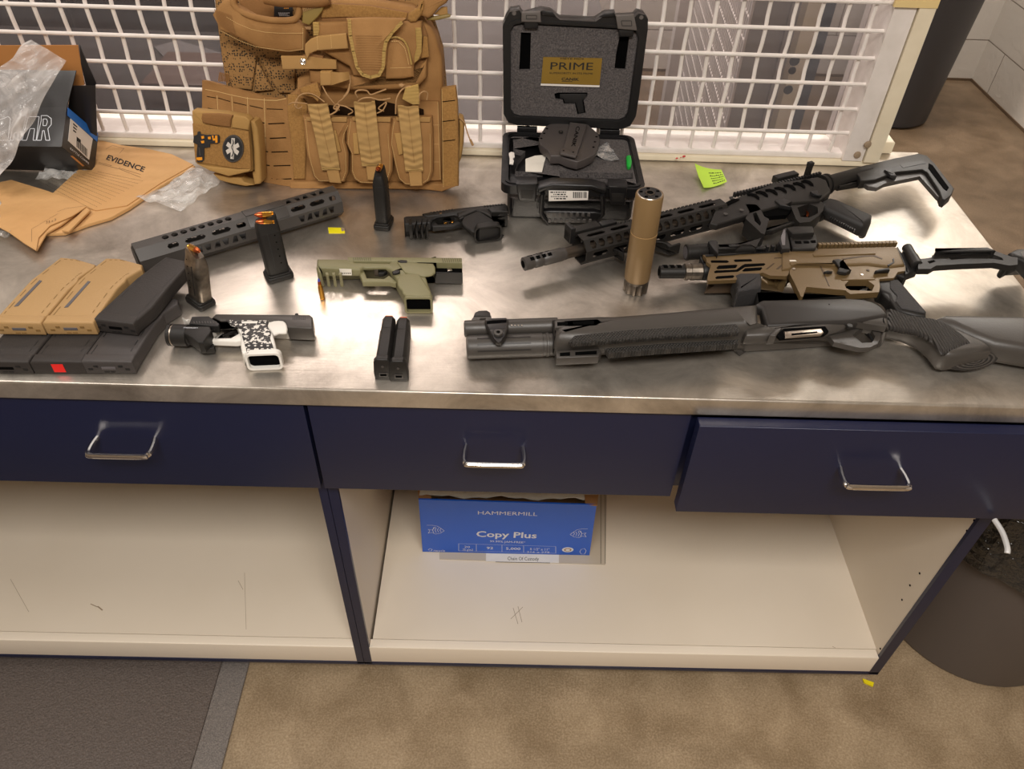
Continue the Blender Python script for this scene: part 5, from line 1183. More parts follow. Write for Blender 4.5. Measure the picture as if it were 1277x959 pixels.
for r_ in range(4):
    xa = 425+random.randint(0, 30)
    while xa < 550:
        w_ = random.choice((8,14,22)); b.plate(Hc_((xa,634+r_*17),(xa+w_,634+r_*17),(xa+w_,643+r_*17),(xa,643+r_*17)), FF, .0017, .0015, 'ink_black'); xa += w_+6
b.build('label_print', lb)
HP = PL(Z(700, 281, .004), (0,-1,-.12))
b = B()
pth = [hit(q, HP, 0) for q in Hc_((365,650),(358,700),(352,800),(372,835),(412,878))]; b.tube(pth, .0042, 'case_black', 8)
pth = [hit(q, HP, 0) for q in Hc_((838,655),(845,700),(840,812),(815,845),(775,888))]; b.tube(pth, .0042, 'case_black', 8)
b.plate(Hc_((372,795),(420,790),(780,798),(835,812),(780,892),(410,886)), HP, .004, -.008, 'case_black', .003, near=False)
hd = b.build('carry_handle', e)
b = B()
for r_ in range(2):
    for k in range(8):
        cx = 408+k*46+r_*10; cy = 815+r_*48; c = hit(Hc_((cx,cy))[0], HP, .004); b.obox(c, VX*.0024, VY*.0018, UP*.0036, 'gun_grey', .001)
b.build('grip_texture', hd)
# lid
LP = PL((0, 1.347, T+.085), (0,-1,.075))
lidp = [(631,20),(636,12),(648,10),(652,17),(675,11),(687,13),(698,22),(742,24),(754,16),(767,15),(768,20),(790,19),(795,14),(803,16),(808,23),(808,36),(797,120),(793,145),(786,157),(775,161),(645,156),(634,153),(628,142),(627,30)]
inn = [(637,38),(641,31),(650,29),(785,36),(793,39),(796,48),(783,140),(779,147),(772,150),(648,145),(641,143),(637,136)]
b = B(); b.plate(lidp, LP, -.010, -.032, 'case_black', .003, near=False); b.plate(lidp, LP, .004, -.0105, 'case_black', holes=[inn])
inn2 = [(x+(-1.2 if x < 710 else 1.2), y+(-1.2 if y < 90 else 1.2)) for x, y in inn]; out2 = [(x+(-4.5 if x < 710 else 4.5), y+(-4 if y < 90 else 4)) for x, y in inn]
b.plate(out2, LP, .006, .004, 'case_black', holes=[inn2]); lid = b.build('lid', e)
h1_ = Lc((190,258),(270,262),(262,560),(175,560)); h2_ = Lc((975,295),(1055,290),(1022,558),(935,552),(948,430)); h3_ = Lc((455,748),(490,738),(720,738),(720,770),(690,806),(708,908),(642,920),(622,835),(532,835),(525,802),(466,795))
b = B(); b.plate(inn, LP, -.0015, -.0095, 'foam', holes=[h1_, h2_, h3_]); fo = b.build('lid_foam', e)
b = B(); b.plate(inn, LP, -.0085, -.0095, 'recess', near=False); b.build('cutout_backing', fo)
b = B(); b.plate(Lc((500,750),(715,748),(715,765),(680,800),(695,895),(650,905),(625,820),(540,820),(530,790),(500,785)), LP, -.006, -.0085, 'gun_dark', .0005, near=False); b.build('cutout_shape', fo)
b = B(); b.plate(Lc((368,456),(838,466),(816,680),(350,664)), LP, .0005, -.002, 'gold_card', near=False); gc = b.build('gold_card', e, label='gold card lettered PRIME and CANIK')
b = B(); b.plate(Lc((348,668),(818,682),(815,696),(346,682)), LP, .0008, -.002, 'label_white', near=False); b.build('card_edge', gc)
b = B(); GF = lambda s_, a, c, t_, bo=0: ptext(b, s_, LP, .0008, Lc(a)[0], Lc(c)[0], Lc(t_)[0], 'ink_black', bold=bo)
GF('METE MC9', (505,473), (690,477), (507,460)); GF('PRIME', (424,553), (762,558), (428,496)); GF('SUPERIORITY IN ITS PRIME', (417,588), (762,594), (418,574)); GF('CANIK', (512,640), (652,643), (514,618), .02)
pline(b, LP, .0008, Lc((515,648),(600,651)), .0004, 'ink_black'); b.build('card_print', gc)
for qs, dq in ((((195,98),(345,94),(352,180),(192,176)), ((232,122),(314,122),(314,152),(232,152))), (((945,126),(1092,116),(1118,246),(962,232)), ((990,166),(1070,166),(1074,206),(996,206)))):
    b = B(); b.plate(Lc(*qs), LP, .012, .004, 'latch_grey', .0015, near=False); lt_ = b.build('lid_latch', e, label='grey latch')
    b = B(); q = Lc(*dq); pline(b, LP, .0123, q+[q[0]], .0005, 'gun_dark'); b.build('latch_mark', lt_)
    b = B(); cx = sum(q[0] for q in qs)/4; cy = max(q[1] for q in qs); b.plate(Lc((cx-60,cy-12),(cx+60,cy-8),(cx+55,cy+50),(cx-55,cy+50)), LP, .008, -.002, 'case_black', .002, near=False); b.build('latch_hook', lt_)
for q in ((135,105),(1150,138)):
    b = B(); c = hit(Lc(q)[0], LP, .004); b.lathe(c, c+LP[1], [(0,.0034),(.0008,.0034)], 'latch_grey', 14); b.build('corner_rivet', lid)
b = B()
for qs in (((355,85),(440,95),(470,130),(355,120)), ((800,140),(850,108),(935,100),(940,135))): b.plate(Lc(*qs), LP, .009, .003, 'case_black', .001, near=False)
b.build('handle_boss', lid)
# contents of the case
HSP = PL((0,0,T+.0725), (0,0,1))
e = empty('holster', hit(Hc_((580,250))[0], HSP), 'dark grey moulded plastic holster lettered CANIK lying in the open case', 'holster')
b = B(); b.plate(Hc_((420,92),(500,86),(570,92),(720,88),(745,115),(805,165),(820,215),(800,280),(770,335),(700,372),(640,392),(560,372),(500,345),(425,345),(405,300),(345,255),(332,215),(340,180),(385,110)), HSP, .022, .006, 'kydex', .002, near=False); sh_ = b.build('shell', e, smooth=45)
b = B(); b.plate(Hc_((578,74),(722,92),(640,330),(520,300)), HSP, .028, .020, 'kydex', .003, near=False); b.build('centre_ridge', e)
b = B(); b.plate(Hc_((520,278),(640,300),(645,325),(625,352),(505,325),(500,300)), HSP, .031, .026, 'kydex', .002, near=False); b.build('clip_plate', e)
b = B(); A_, B_, C_2 = hit(Hc_((668,108))[0], HSP, .0285), hit(Hc_((590,272))[0], HSP, .0285), hit(Hc_((628,100))[0], HSP, .0285)
A_, B_, C_2 = hit(Hc_((632,112))[0], HSP, .0283), hit(Hc_((590,275))[0], HSP, .0283), hit(Hc_((662,116))[0], HSP, .0283)
text_mesh(b, 'CANIK', A_, B_, C_2, 'recess', .0004, .01); b.build('lettering', e)
for k, (q, r) in enumerate((((398,130),.0022),((375,168),.0022),((352,208),.0022),((792,195),.0022),((780,236),.0022),((768,278),.0022),((530,306),.0016),((606,318),.0016))):
    b = B(); c = hit(Hc_(q)[0], HSP, .0225 if k < 6 else .0312); b.lathe(c, c+UP, [(0,r),(.0003,r*.95)], 'recess', 12); b.build('eyelet', e)
b = B(); c = hit(Hc_((508,158))[0], HSP, .025); b.lathe(c, c+UP, [(0,.0040),(.0012,.0040)], 'gun_dark', 16); b.lathe(c+UP*.0012, c+UP, [(0,.0016),(.0003,.0015)], 'bare_metal', 10); b.build('retention_screw', e)
b = B(); c = hit(Hc_((745,325))[0], HSP, .020); b.lathe(c, c+UP, [(0,.0022),(.0008,.0020)], 'bare_metal', 10); b.build('retention_screw', e)
b, _ = wsheet(Hc_((850,256),(925,300),(968,402),(772,362)), HSP, 10, 8, lambda u, v: .004+.004*math.sin(u*5+v*2), .001, 'foil'); b.build('foil_packet', None, smooth=60, label='crinkled silver packet lying on the case foam beside the holster', cat='packet')
b = B(); b.plate(Hc_((1030,346),(1050,338),(1068,342),(1076,385),(1068,425),(1050,434),(1036,422)), HSP, .008, .0005, 'green_plastic', .002, near=False)
eo = b.build('green_chamber_flag', None, label='bright green plastic piece at the right edge of the case foam', cat='plastic piece')
b = B(); b.plate(Hc_((90,326),(110,314),(136,320),(140,355),(124,368),(134,384),(128,410),(98,406),(100,365)), HSP, .003, .0004, 'label_white', .0005, near=False); b.build('foam_tag', None, label='white tag at the left edge of the case foam', cat='tag')
b = B(); b.plate(Hc_((226,372),(300,346),(395,338),(375,400),(358,474),(226,470)), HSP, .0015, .0003, 'paper_white'); eo = b.build('folded_card', None, label='white folded card in the pistol-shaped foam cutout', cat='card')
# ---------------------------------------------------------------- evidence bags
mat('kraft', (200,156,102), .7, noise=(7,.35), col2=(188,138,82), bump=(9,.7,'noise',.02))
def sheet_poly(pts, h, th, m, amp=.003, fr=18, name='sheet', parent=None):
    """paper outline resting on the table with gentle waves: triangulated fine and displaced"""
    b = B(); b.plate(pts, TP, h, h-th, m, 0, near=False)
    return b
e = empty('evidence_bag', Z(150, 230), 'brown paper evidence bag lettered EVIDENCE lying under the black carton', 'paper bag')
BP = TP
b = B(); b.plate([(120,174),(150,182),(180,186),(212,193),(243,207),(200,232),(160,259),(138,271),(110,279),(80,290),(56,291),(36,262),(60,246),(100,225)], TP, .0065, .0005, 'kraft', .001, near=False); b.plate([(122,174),(152,181),(182,185),(214,192),(241,205),(200,228),(158,256),(120,262),(60,246),(110,200)], TP, .0085, .006, 'kraft', .0005, near=False); b.build('bag_body', e)
b = B(); E_ = zz(0, 150, 4.561)
ptext(b, 'EVIDENCE', TP, .0088, E_((603,222))[0], E_((815,294))[0], E_((618,196))[0], 'ink_black', bold=.02)
pline(b, TP, .0088, E_((560,238),(635,258)), .0004, 'ink_grey'); pline(b, TP, .0088, E_((675,270),(800,308)), .0004, 'ink_grey'); pline(b, TP, .0088, E_((560,246),(680,277),(800,325)), .0004, 'ink_grey')
pline(b, TP, .0088, E_((600,165),(640,142),(705,160),(680,188)), .0003, 'ink_grey')
TL, TR, BR, BL = (124,214), (180,225), (112,264), (46,228)
for r_ in range(12):
    v = (r_+.3)/12
    for k in range(40):
        u = k/40; qq = lambda u, v: tuple((TL[i]*(1-u)+TR[i]*u)*(1-v)+(BL[i]*(1-u)+BR[i]*u)*v for i in (0, 1))
        a, c = hit(qq(u, v), TP, .0088), hit(qq(u+.011, v), TP, .0088); w_ = Vector((0,.0012,0))
        b.add([a, c, c+w_, a+w_], [[0,1,2,3]], 'ink_grey')
b.build('printed_form', e)
e2 = empty('evidence_bag', Z(45, 265), 'brown paper evidence bag with folded bottom end, nearest the tan magazines', 'paper bag')
b = B(); b.plate([(-40,232),(0,227),(14,224),(60,238),(108,257),(90,269),(62,281),(48,296),(45,312),(30,303),(12,290),(-40,262)], TP, .016, .0135, 'kraft', .0008, near=False)
b.plate([(-40,240),(0,236),(30,240),(100,262),(76,280),(58,290),(46,311),(28,300),(10,287),(-40,262)], TP, .0132, .009, 'kraft', .002, near=False); b.build('bag_body', e2)
b = B(); pline(b, TP, .0163, E_((325,520),(380,500),(490,486)), .0002, 'ink_grey'); pline(b, TP, .0163, E_((180,690),(180,618),(330,530)), .0002, 'ink_grey'); ptext(b, '7.5 x 3', TP, .0163, E_((262,590))[0], E_((318,572))[0], E_((262,576))[0], 'ink_grey'); b.build('printing', e2)
b = B(); rows = []
b.plate([(77,287),(108,258),(112,262),(86,288)], TP, .014, .010, 'kraft', .001, near=False); b.build('folded_edge', e2)
clear('poly_bag', (238,236,232), .16, .12, 28, .8, .5, None); clear('poly_bag_heavy', (232,226,222), .22, .10, 16, 1.0, .5, None)
wv = lambda u, v: .004+.003*math.sin(u*9+v*4)+.0025*math.sin(v*13-u*6)+.002*math.sin(u*23+v*17)
b, _ = wsheet([(168,250),(248,212),(280,226),(226,264)], TP, 26, 20, wv, .0006, 'poly_bag'); b.build('plastic_bag', None, smooth=80, label='flat crinkled clear plastic bag between the evidence bag and the tan vest', cat='plastic bag')
b, _ = wsheet([(-30,258),(8,262),(18,298),(-30,306)], TP, 14, 14, lambda u, v: wv(u, v)*2, .0006, 'poly_bag'); b.build('plastic_bag', None, smooth=80, label='clear plastic bag corner at the left picture edge by the folded evidence bag', cat='plastic bag')
b, _ = wsheet([(60,214),(120,216),(96,226),(44,224)], TP, 14, 10, wv, .0006, 'poly_bag'); b.build('plastic_bag', None, smooth=80, label='sliver of clear plastic on the steel under the front of the black carton', cat='plastic bag')
# ---------------------------------------------------------------- black carton leaning back
mat('carton_black', (34,31,31), .32, bump=(200,.05)); mat('tape_blue', (34,108,196), .55); mat('kraft_inside', (178,120,62), .8, bump=(260,.3,'X'))
def RD(q, P): d_ = ray(*q).normalized(); return CAM+d_*((Vector(P)-CAM).length)
P0 = RD((77,183), (-.741,1.237,.939)); PE2 = RD((83,134), (-.746,1.294,.979)); PE3 = RD((117,214), (-.7555,1.288,.870))
xl = (RD((0,182), (-.875,1.222,.941))-P0).normalized()*.26
e2v = PE2-P0; e3v = PE3-P0
e = empty('carton', (-.85, 1.29, T), 'glossy black carton with outlined white letters and a blue-taped label, lid flap open', 'box')
def quadp(b, a, u, v, m, th=.0015):
    n = u.cross(v).normalized()
    if n.dot(CAM-a) < 0: n = -n
    ax_ = u.normalized(); ay_ = n.cross(ax_)
    b.prism([(0,0),(u.dot(ax_),u.dot(ay_)),((u+v).dot(ax_),(u+v).dot(ay_)),(v.dot(ax_),v.dot(ay_))], a, ax_, ay_, n, -th, 0, m)
b = B(); quadp(b, P0, xl, e2v, 'carton_black'); b.build('top_panel', e)
b = B(); quadp(b, P0, xl, e3v, 'carton_black'); b.build('front_panel', e)
b = B(); quadp(b, P0, e2v, e3v, 'carton_black'); side = b.build('end_panel', e)
b = B(); quadp(b, P0+e3v, xl, e2v, 'carton_black'); b.build('bottom_panel', e)
tp_n = xl.cross(e2v).normalized(); tp_n = tp_n if tp_n.dot(CAM-P0) > 0 else -tp_n; TPN = (P0, tp_n)
en_n = e2v.cross(e3v).normalized(); en_n = en_n if en_n.dot(CAM-P0) > 0 else -en_n; EPN = (P0, en_n)
fr_n = xl.cross(e3v).normalized(); fr_n = fr_n if fr_n.dot(CAM-P0) > 0 else -fr_n; FPN = (P0, fr_n)
b = B(); F1 = zz(0, 0, 3.99)
def outline_glyph(b, polys, pl, w=.0006):
    for p_ in polys: pline(b, pl, .0006, F1(*p_), w, 'ink_white')
outline_glyph(b, [[(182,698),(205,600),(205,575),(235,575),(255,590),(255,620),(238,640),(248,698),(228,698),(220,650),(212,650),(205,698),(182,698)], [(215,592),(232,592),(236,605),(230,625),(214,625),(215,592)],
  [(110,698),(140,580),(195,580),(180,698),(165,698),(172,640),(150,640),(132,698),(110,698)], [(50,698),(62,640),(100,575),(130,575),(105,698),(88,698),(90,660),(72,660),(66,698),(50,698)], [(-20,698),(-10,600),(40,580),(52,590),(40,698),(-20,698)]], TPN)
b.build('outlined_lettering', e)
ptext_ = B(); ptext(ptext_, 'A.I.R.', FPN, .0005, F1((5,828))[0], F1((38,832))[0], F1((5,818))[0], 'ink_white'); pline(ptext_, FPN, .0005, F1((8,850),(60,850),(105,852)), .0003, 'ink_grey'); pline(ptext_, FPN, .0005, F1((20,836),(100,842)), .0003, 'ink_grey'); ptext_.build('small_print', e)
b = B(); b.plate(F1((352,590),(462,690),(444,795),(340,700)), EPN, .001, .0002, 'label_white', near=False); lb = b.build('label', e, label='white barcode label')
b = B(); b.plate(F1((338,535),(488,662),(484,705),(337,575)), EPN, .0016, .001, 'tape_blue', near=False); b.build('tape', e, label='strip of blue tape')
b = B(); random.seed(9)
for k in range(9): b.plate(F1((382+k*6,690+k*6),(385+k*6,693+k*6),(385+k*6,733+k*6),(382+k*6,730+k*6)), EPN, .0013, .001, 'ink_black')
for k in range(3): b.plate(F1((365,612+k*16),(385-k*3,630+k*13),(385-k*3,636+k*13),(365,620+k*16)), EPN, .0013, .001, 'ink_black')
b.plate(F1((382,680),(402,696),(402,712),(382,700)), EPN, .0013, .001, 'ink_black'); b.build('label_print', lb)
b = B(); b.plate(F1((350,775),(362,775),(420,825),(412,828)), EPN, .0006, .0001, 'kraft_inside'); b.build('tuck_slot', e)
b = B(); ptext(b, 'BATTLE COMPS', EPN, .0006, F1((348,742))[0], F1((440,818))[0], F1((350,733))[0], 'ink_white'); b.build('edge_print', e)
# raised flaps and open lid behind
u1 = (RD((95,88), PE2+Vector((0,.03,.02)))-PE2)
b = B(); quadp(b, PE2, xl, u1, 'carton_black'); b.build('tuck_flap', e)
YL = PE2.y+.062
b = B(); PLb = PL((0, YL, 0), (0,-1,0)); b.plate([(-50,57),(97,56.5),(100,75),(105,106),(88,108),(80,140),(-50,140)], PLb, 0, -.002, 'kraft_inside'); lid_ = b.build('lid_inside', e, label='brown corrugated inside of the open lid')
b = B(); b.plate([(99,56),(103,66),(120,104),(114,119),(108,110),(101,80)], PLb, .004, .0022, 'carton_black', near=False); b.build('lid_side_flap', e)
b = B(); PLc_ = PL((0, PE2.y+.035, 0), (0,-1,0)); b.plate([(88,107),(119,107),(121,170),(112,165),(85,136)], PLc_, 0, -.0015, 'carton_black'); b.build('end_flap', e)
PLs = PL(PE2+Vector((0,-.022,.02)), (0, -1, .55))
def wb(u, v): return .008+.010*math.sin(math.pi*u)*(.5+.5*v)+.003*math.sin(u*14+v*5)+.003*math.sin(v*17-u*9)+.002*math.sin(u*31+v*23)
b, _ = wsheet([(42,52),(86,78),(-2,232),(-60,150)], PL(P0+Vector((0,-.012,.012)), (0,-1,.9)), 40, 40, wb, .0008, 'poly_bag_heavy'); b.build('plastic_bag', None, smooth=80, label='large crinkled clear plastic bag leaning against the front of the black carton', cat='plastic bag')
# ---------------------------------------------------------------- plate carrier vest
mat('cordura', (164,122,74), .8, noise=(16,.7), col2=(128,90,48), spec=.3, bump=(420,.5,'noise',.0012))  # strong tone noise stands in for hard-light shading contrast
mat('cordura_dark', (140,98,52), .8, noise=(30,.3), bump=(420,.5,'noise',.0012))
mat('webbing', (176,140,84), .75, bump=(300,.6,'Z',.0006))
mat('webbing_plain', (180,138,80), .7, bump=(300,.6,'Z',.0008))
mat('velcro', (164,122,66), .95, noise=(300,.5), col2=(126,90,44), bump=(600,.9,'noise',.0015))
mat('pouch_olive', (168,130,72), .75, bump=(420,.4,'noise',.001))
mat('vest_mesh', (124,92,52), .85, bump=(260,.1,'voronoi',.001))
mat('buckle', (138,116,60), .45); mat('stitch', (222,186,124), .7); mat('slit', (34,20,8), .9, spec=.1)
mat('trim_gold', (208,170,96), .6, bump=(200,.9,'Z',.0015)); mat('cord_tan', (170,132,88), .7); mat('patch_black', (34,34,36), .6); mat('patch_white', (208,200,190), .7); mat('patch_orange', (232,150,26), .6)
V = zz(230, 0, 3.547); V1 = zz(260, 0, 7.981); V2 = zz(370, 0, 6.721); V3 = zz(230, 110, 7.376); V4 = zz(380, 100, 6.081)
VP = PL((0, 1.262, T), (0, -1, .2)); vn = VP[1]
ve = empty('plate_carrier_vest', (-.28, 1.30, T), 'tan tactical plate carrier vest with pouches and shoulder straps leaning upright against the wire grille', 'vest')
def vp(name, pts, f, k, m, rnd=.002, parent=ve, label=None, pl=VP, **kw):
    b = B(); kw.setdefault('near', False); b.plate(pts, pl, f, k, m, rnd, **kw); return b.build(name, parent, smooth=50, label=label)
def stitch(b, pts, off, w=.00035, m='stitch', pl=VP, dash=True):
    for a, c in zip(pts, pts[1:]):
        n = max(1, int(math.hypot(c[0]-a[0], c[1]-a[1])/2.2)) if dash else 1
        for i in range(n):
            t0, t1 = i/n, (i+(.62 if dash else 1))/n
            P_, Q_ = hit((lerp(a[0], c[0], t0), lerp(a[1], c[1], t0)), pl, off), hit((lerp(a[0], c[0], t1), lerp(a[1], c[1], t1)), pl, off)
            d_ = (Q_-P_); 
            if d_.length < 1e-6: continue
            s_ = pl[1].cross(d_.normalized())*w; b.add([P_-s_, Q_-s_, Q_+s_, P_+s_], [[0,1,2,3]], m)
# inner back panel of spacer mesh, and the rear collar
vp('back_panel', [(262,-40),(270,30),(276,75),(283,118),(300,150),(420,150),(560,150),(552,60),(520,-40)], -.050, -.075, 'vest_mesh', .006)
m = MATS['vest_mesh']; N = m.node_tree.nodes; L = m.node_tree.links; tc = N.new('ShaderNodeTexCoord'); vv = N.new('ShaderNodeTexVoronoi'); vv.inputs['Scale'].default_value = 240; vv.inputs['Randomness'].default_value = .55; L.new(tc.outputs['Object'], vv.inputs[0])
rr_ = N.new('ShaderNodeValToRGB'); rr_.color_ramp.elements[0].position = .28; rr_.color_ramp.elements[1].position = .42; rr_.color_ramp.elements[0].color = lin((44,32,20))+(1,); rr_.color_ramp.elements[1].color = lin((150,112,64))+(1,); L.new(vv.outputs['Distance'], rr_.inputs[0]); L.new(rr_.outputs[0], N['Principled BSDF'].inputs['Base Color'])
b = B(); b.plate(V1((170,420),(330,470),(480,560),(430,900),(230,880),(190,700)), VP, -.044, -.052, 'vest_mesh', .003, near=False); b.plate(V1((500,570),(860,640),(860,930),(700,930)), VP, -.042, -.052, 'vest_mesh', .003, near=False); b.plate(V1((480,600),(640,900),(450,920)), VP, -.042, -.052, 'vest_mesh', .003, near=False); b.build('mesh_pad', ve)
vp('inner_lining', V1((300,0),(660,-60),(660,170),(520,180),(380,130),(320,60)), -.036, -.046, 'cordura_dark', .002)
o_ = vp('care_label', V1((655,0),(840,0),(835,175),(652,160)), -.034, -.036, 'patch_black', .0002, label='black sewn-in care label')
b = B(); pl_ = VP
for k, (x0_, x1_, y_, m_) in enumerate(((735,810,48,'patch_orange'),(750,800,78,'patch_orange'),(695,800,125,'ink_white'),(700,790,138,'ink_white'),(705,800,150,'ink_white'))):
    x_ = x0_
    while x_ < x1_: b.plate(V1((x_,y_),(x_+8,y_),(x_+8,y_+8),(x_,y_+8)), VP, -.0337, -.034, m_); x_ += 13
b.build('label_print', o_)
b = B(); b.plate(V2((520,-10),(780,-10),(795,30),(740,50),(560,30)), VP, -.03, -.05, 'patch_black', .004, near=False); b.build('rear_mesh_pad', ve)
# front plate bag
vp('front_panel', V((600,10),(700,-4),(820,-2),(1000,30),(1050,60),(1110,160),(1138,260),(1142,385),(1142,845),(1080,852),(700,845),(560,842),(470,838),(455,500),(455,425),(495,395),(495,350),(540,330),(560,230),(575,80)), .0, -.055, 'cordura', .008)
vp('admin_panel', V2((198,190),(205,60),(240,30),(420,30),(600,44),(930,100),(1050,170),(1100,300),(1095,640),(1030,715),(860,760),(280,760),(200,720)), .008, -.002, 'cordura_dark', .004)
vp('velcro_strip', V2((205,150),(215,60),(245,32),(600,50),(930,108),(915,170),(640,150),(400,142)), .011, .007, 'velcro', .001)
vp('side_velcro_band', V4((1032,62),(1145,48),(1160,180),(1168,520),(1166,806),(1040,826)), .006, -.012, 'velcro', .004)
vp('molle_panel', V4((855,160),(1015,160),(1035,760),(860,770)), .008, -.001, 'cordura', .002)
b = B()
for y_ in (340,485,620): stitch(b, V4((960,y_),(1028,y_)), .0084)
stitch(b, V4((1010,170),(1028,755)), .0084); stitch(b, V4((1040,70),(1052,815)), .0064); b.build('panel_stitching', ve)
b = B()
for k in range(3): b.plate(V4((1045,160+k*150),(1140,150+k*150),(1142,156+k*150),(1046,167+k*150)), VP, .0064, .006, 'slit')
b.build('band_crease', ve)
vp('bottom_edge', V4((-110,770),(960,780),(1165,800),(1040,850),(900,832),(-20,842),(-110,842)), .006, -.012, 'cordura', .004)
vp('left_velcro_panel', V3((945,60),(1060,60),(1130,150),(1110,840),(1000,840),(985,560),(945,250)), .006, -.002, 'velcro', .003)
# cummerbund curving back on the left
ST = [(252,100,150,-.062),(262,102,178,-.055),(276,106,205,-.045),(290,110,218,-.035),(305,114,223,-.026),(320,118,227,-.018),(335,121,231,-.010),(350,123,235,-.004),(366,120,238,.001)]
def cumo(px):
    for a, c in zip(ST, ST[1:]):
        if px <= c[0]: t = max(0, (px-a[0])/(c[0]-a[0])); return lerp(a[3], c[3], t)
    return ST[-1][3]
rows = []
for k in range(9):
    v = k/8; row = []
    for i in range(len(ST)-1):
        for j in range(3):
            t = j/3; a, c = ST[i], ST[i+1]; x_ = lerp(a[0], c[0], t); y_ = lerp(lerp(a[1], c[1], t), lerp(a[2], c[2], t), v); row.append(hit((x_, y_), VP, lerp(a[3], c[3], t)))
    a = ST[-1]; row.append(hit((a[0], lerp(a[1], a[2], v)), VP, a[3])); rows.append(row)
b = B(); b.sheet(rows, .008, 'cordura', vn); cm = b.build('cummerbund', ve, smooth=60)
b = B()
def cline(pts, w, m, lift=.0006):
    for a, c in zip(pts, pts[1:]):
        P_, Q_ = hit(a, VP, cumo(a[0])+lift), hit(c, VP, cumo(c[0])+lift); d_ = (Q_-P_).normalized(); s_ = vn.cross(d_)*w; b.add([P_-s_, Q_-s_, Q_+s_, P_+s_], [[0,1,2,3]], m)
for seg in (((205,75),(290,90)),((310,90),(420,122)),((450,130),(570,157)),((600,160),(720,187)),((755,190),(905,195))): cline(V3(*seg), .0007, 'slit')
for seg in (((640,300),(740,322)),((770,328),(920,322)),((675,440),(750,458)),((785,462),(935,455)),((690,572),(770,585)),((800,588),(950,583)),((705,700),(785,712)),((820,715),(975,710)),((715,822),(810,834)),((845,840),(985,833)),((215,185),(300,200)),((320,205),(440,225))): cline(V3(*seg), .0010, 'slit')
b.build('laser_slit', cm)
b = B()
for xs_ in (300,435,580,735): cline(V3((xs_, 60+(xs_-200)*.06), (xs_+10, 250 if xs_ < 500 else 560)), .0004, 'stitch', .0008)
cline(V3((190,10),(300,30),(430,62),(590,95),(740,110),(850,112),(935,95)), .0005, 'stitch', .0008); b.build('cummerbund_stitching', cm)
b = B()
for k in range(9): x_ = 100+k*13; b.tube([hit(q, VP, cumo(275)-.004) for q in V1((x_,810),(x_+6,760),(x_+14-k,718+k*3))], .0009, 'cordura_dark', 6, 3)
b.build('frayed_tuft', ve)
# shoulder strap (left) and collar roll
vp('shoulder_strap', V1((30,150),(80,80),(130,10),(240,-30),(245,50),(330,100),(450,170),(600,205),(760,215),(880,220),(945,270),(962,300),(955,510),(900,515),(760,530),(620,515),(480,480),(330,400),(220,350),(110,310),(100,280)), .020, -.012, 'cordura', .007, sm=1, bow=.004)
b = B(); stitch(b, V1((180,170),(280,230),(420,290),(560,320),(700,330),(950,330)), .0245); stitch(b, V1((110,300),(300,400),(470,465),(640,490),(800,510),(940,490)), .0215); stitch(b, V1((940,280),(940,500)), .0215); b.build('strap_stitching', ve)
b = B()
for k in range(16):
    x_ = 60+k*11; stitch(b, V1((x_,90+k*4),(x_+40,240+k*7)), .0235, .0005, 'cordura_dark', dash=False)
b.build('strap_quilting', ve)
b = B(); b.tube([hit(q, VP, .018) for q in V1((245,-20),(255,50),(310,110),(420,160),(540,190),(660,205),(780,205),(860,190),(895,140),(900,60),(895,-20))], .0052, 'cordura', 10, 5)
for k in range(60):
    pass
b.build('collar_roll', ve, smooth=60)
b = B(); b.tube([hit(q, VP, .02) for q in V1((560,-20),(700,6),(840,10),(960,15),(1100,12),(1200,-15))], .009, 'cordura_dark', 10, 4); b.build('neck_roll', ve, smooth=60)
# buckles
b = B(); b.plate(V2((50,85),(120,50),(200,18),(228,30),(215,90),(180,140),(105,212),(42,192)), VP, .020, .006, 'buckle', .002, near=False); bk_ = b.build('buckle', ve, label='olive side-release buckle')
b = B()
for k in range(9): b.plate(V2((52+k*14,78-k*5),(58+k*14,75-k*5),(64+k*14,98-k*5),(58+k*14,101-k*5)), VP, .0225, .02, 'cord_tan', .0004)
b.build('buckle_rib', bk_)
b = B()
for k in range(3): b.tube([hit(q, VP, .012) for q in V1((945,268+k*10),(1020,268+k*10))], .0008, 'cord_tan', 6)
b.build('bungee_loop', ve)
# right shoulder strap
vp('shoulder_strap', V2((1030,-30),(1290,-30),(1250,30),(1200,60),(1140,130),(1100,160),(1050,140),(1000,110),(1010,60)), .024, -.01, 'cordura', .006)
vp('strap_braid', V2((925,160),(935,110),(980,85),(1020,60),(1040,10),(1060,0),(1070,60),(1050,120),(1000,185),(950,190)), .028, .006, 'velcro', .004)
vp('strap_webbing', V2((1150,120),(1210,60),(1260,60),(1265,135)), .010, .002, 'webbing_plain', .001)
vp('buckle', V2((1088,145),(1150,140),(1262,118),(1290,125),(1285,145),(1170,172),(1090,172)), .014, .004, 'buckle', .002, label='olive buckle tip')
